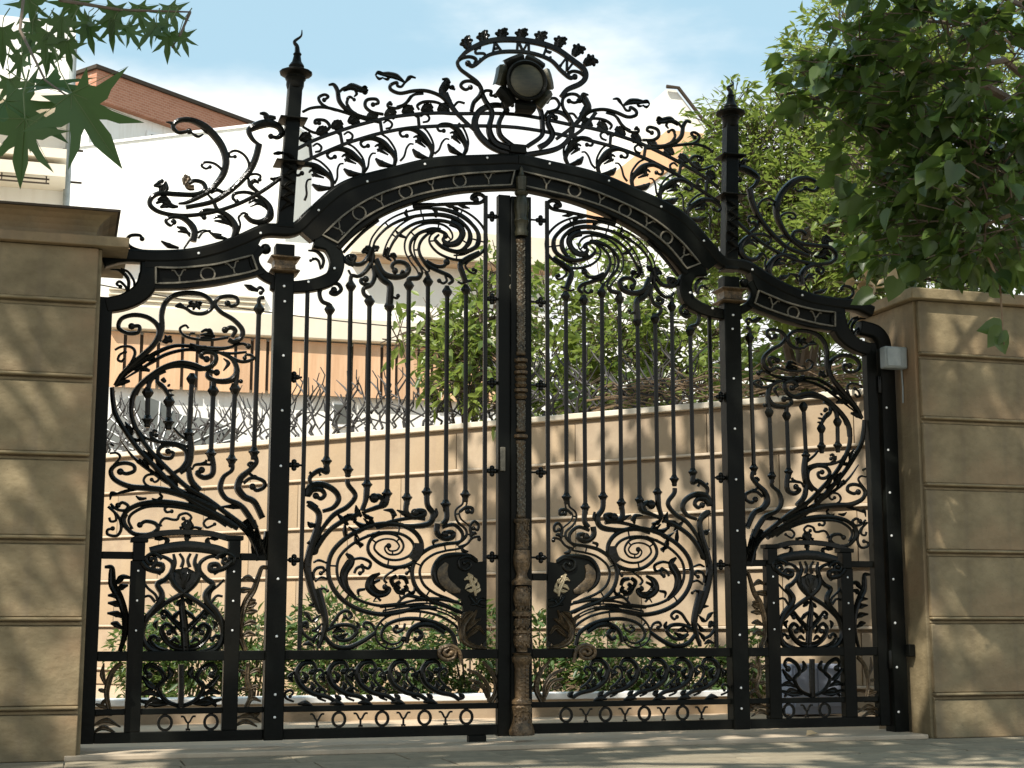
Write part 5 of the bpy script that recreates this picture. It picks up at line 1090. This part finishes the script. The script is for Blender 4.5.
for px,py,dd,an,sz,tl in sp_+[u+(.7,) for u in up_]:
    sz*=.62*(.8 if tl==.7 else 1); q=D(px,py,dd); dv=RT*math.cos(R(an))+UP*math.sin(R(an)); V=[];F=[]
    jit=rv(rnd)*(.25 if tl==.7 else .08); add_leaf(V,F,q-dv*sz*.4,dv+jit,-FW+Vector((0,0,tl))+jit,sz,'plane',.12,.2); o=leafmesh('leaf',V,F,'leaf_plane',g); pet=MB(); p0=Vector(V[0]); e0=D(px+10,8,dd) if py<52 else p0-dv*.05+UP*.03; pet.tube3([p0,p0.lerp(e0,.5)-RT*.006,e0],[.001,.0012,.0015],4); pet.build('leaf_stalk','vein',o,fixn=False); o.data.polygons.foreach_set('use_smooth',[True]*len(o.data.polygons))
    m=MB()
    for t in (0,5,10,16,22,27): m.tube3([tuple(Vector(V[0])*.97+Vector(V[t])*.03-FW*.0006),tuple(Vector(V[0])*.5+Vector(V[t])*.5-FW*.0012),tuple(Vector(V[t])-FW*.0004)],[sz*.008,sz*.006,sz*.002],4)
    m.build('leaf_vein','vein',o,fixn=False)
b0=Vector((-5.2,-5.2,5.6)); m=MB(); m.tube3([hub,b0,D(30,-60,3.2),D(60,0,3.6),D(120,10,3.7),D(190,12,3.7)],[.08,.05,.008,.005,.004,.002],6)
m.tube3([D(30,-60,3.2),D(20,30,2.8),D(45,80,2.5),D(70,98,2.36)],[.004,.003,.002,.0015],5); m.tube3([D(190,12,3.7),D(180,35,3.6),D(172,48,3.6)],[.004,.003,.002],5); m.build('twigs','bark',g,fixn=False)
# fallen leaf on the sill
V=[];F=[]; fl=empty('fallen_leaf',(at(812,735,-.2).x,-.2,.03),'dry curled brown leaf lying on the sill under the right leaf','fallen leaf')
add_leaf(V,F,Vector((at(812,735,-.2).x-.04,-.2,.036)),Vector((1,.1,.5)),Vector((0,-.5,1)),.1,'oval',.4,.5); leafmesh('blade',V,F,'dryleaf',fl)

# ------------------------------------------------------------------ light, sky, camera
w=bpy.data.worlds.new('World'); sc.world=w; w.use_nodes=True; nt=w.node_tree; bg=nt.nodes['Background']
sdir=Vector(SUN).normalized(); el=math.asin(sdir.z); 
sky=N(nt,'ShaderNodeTexSky'); sky.sky_type='NISHITA'; sky.sun_disc=False; sky.sun_elevation=el; sky.sun_rotation=math.atan2(sdir.x,sdir.y); sky.air_density=1.0; sky.dust_density=1.2; sky.ozone_density=1.2
tc=N(nt,'ShaderNodeTexCoord'); mp=N(nt,'ShaderNodeMapping'); mp.inputs['Scale'].default_value=(1,1,2.6); nz=N(nt,'ShaderNodeTexNoise'); nz.inputs['Scale'].default_value=2.2; nz.inputs['Detail'].default_value=7; nz.inputs['Roughness'].default_value=.55
nt.links.new(tc.outputs['Generated'],mp.inputs[0]); nt.links.new(mp.outputs[0],nz.inputs['Vector'])
sx_=N(nt,'ShaderNodeSeparateXYZ'); nt.links.new(tc.outputs['Generated'],sx_.inputs[0])
mr=N(nt,'ShaderNodeMapRange'); mr.inputs[1].default_value=.285; mr.inputs[2].default_value=.36; mr.inputs[3].default_value=.62; mr.inputs[4].default_value=-.12; nt.links.new(sx_.outputs[2],mr.inputs[0])
ad=N(nt,'ShaderNodeMath',operation='ADD'); nm=N(nt,'ShaderNodeMapRange'); nm.inputs[1].default_value=.3; nm.inputs[2].default_value=.7; nm.inputs[3].default_value=.1; nm.inputs[4].default_value=.95; nt.links.new(nz.outputs['Fac'],nm.inputs[0]); nt.links.new(nm.outputs[0],ad.inputs[0]); nt.links.new(mr.outputs[0],ad.inputs[1])
cr=N(nt,'ShaderNodeMapRange'); cr.inputs[1].default_value=.42; cr.inputs[2].default_value=.85; nt.links.new(ad.outputs[0],cr.inputs[0]); cr.interpolation_type='SMOOTHSTEP'
mx=N(nt,'ShaderNodeMix',data_type='RGBA'); mx.inputs[7].default_value=CLOUD; vl=N(nt,'ShaderNodeMix',data_type='RGBA'); vl.inputs[0].default_value=.7; vl.inputs[7].default_value=VEIL; nt.links.new(sky.outputs[0],vl.inputs[6]); nt.links.new(cr.outputs[0],mx.inputs[0]); nt.links.new(vl.outputs[2],mx.inputs[6]); nt.links.new(mx.outputs[2],bg.inputs['Color']); bg.inputs['Strength'].default_value=SKY
sl=bpy.data.lights.new('sun','SUN'); sl.energy=SUNE; sl.angle=R(.5); sl.color=(1,.94,.84); so=bpy.data.objects.new('sun',sl); COL.objects.link(so); so.rotation_euler=(-sdir).to_track_quat('-Z','Y').to_euler(); so.location=sdir*30
cd=bpy.data.cameras.new('camera'); cam=bpy.data.objects.new('camera',cd); COL.objects.link(cam); cam.location=CAM; cam.rotation_euler=(math.pi/2+PIT,0,-YAW); cd.sensor_width=36; cd.lens=36*FOC/1024; cd.clip_end=1000; cd.clip_start=.05; sc.camera=cam
vs_=sc.view_settings; vs_.view_transform='Standard'; vs_.look='None'; vs_.gamma=1; vs_.exposure=EXPO
sc.render.engine='CYCLES'; sc.cycles.max_bounces=6; sc.cycles.transparent_max_bounces=4
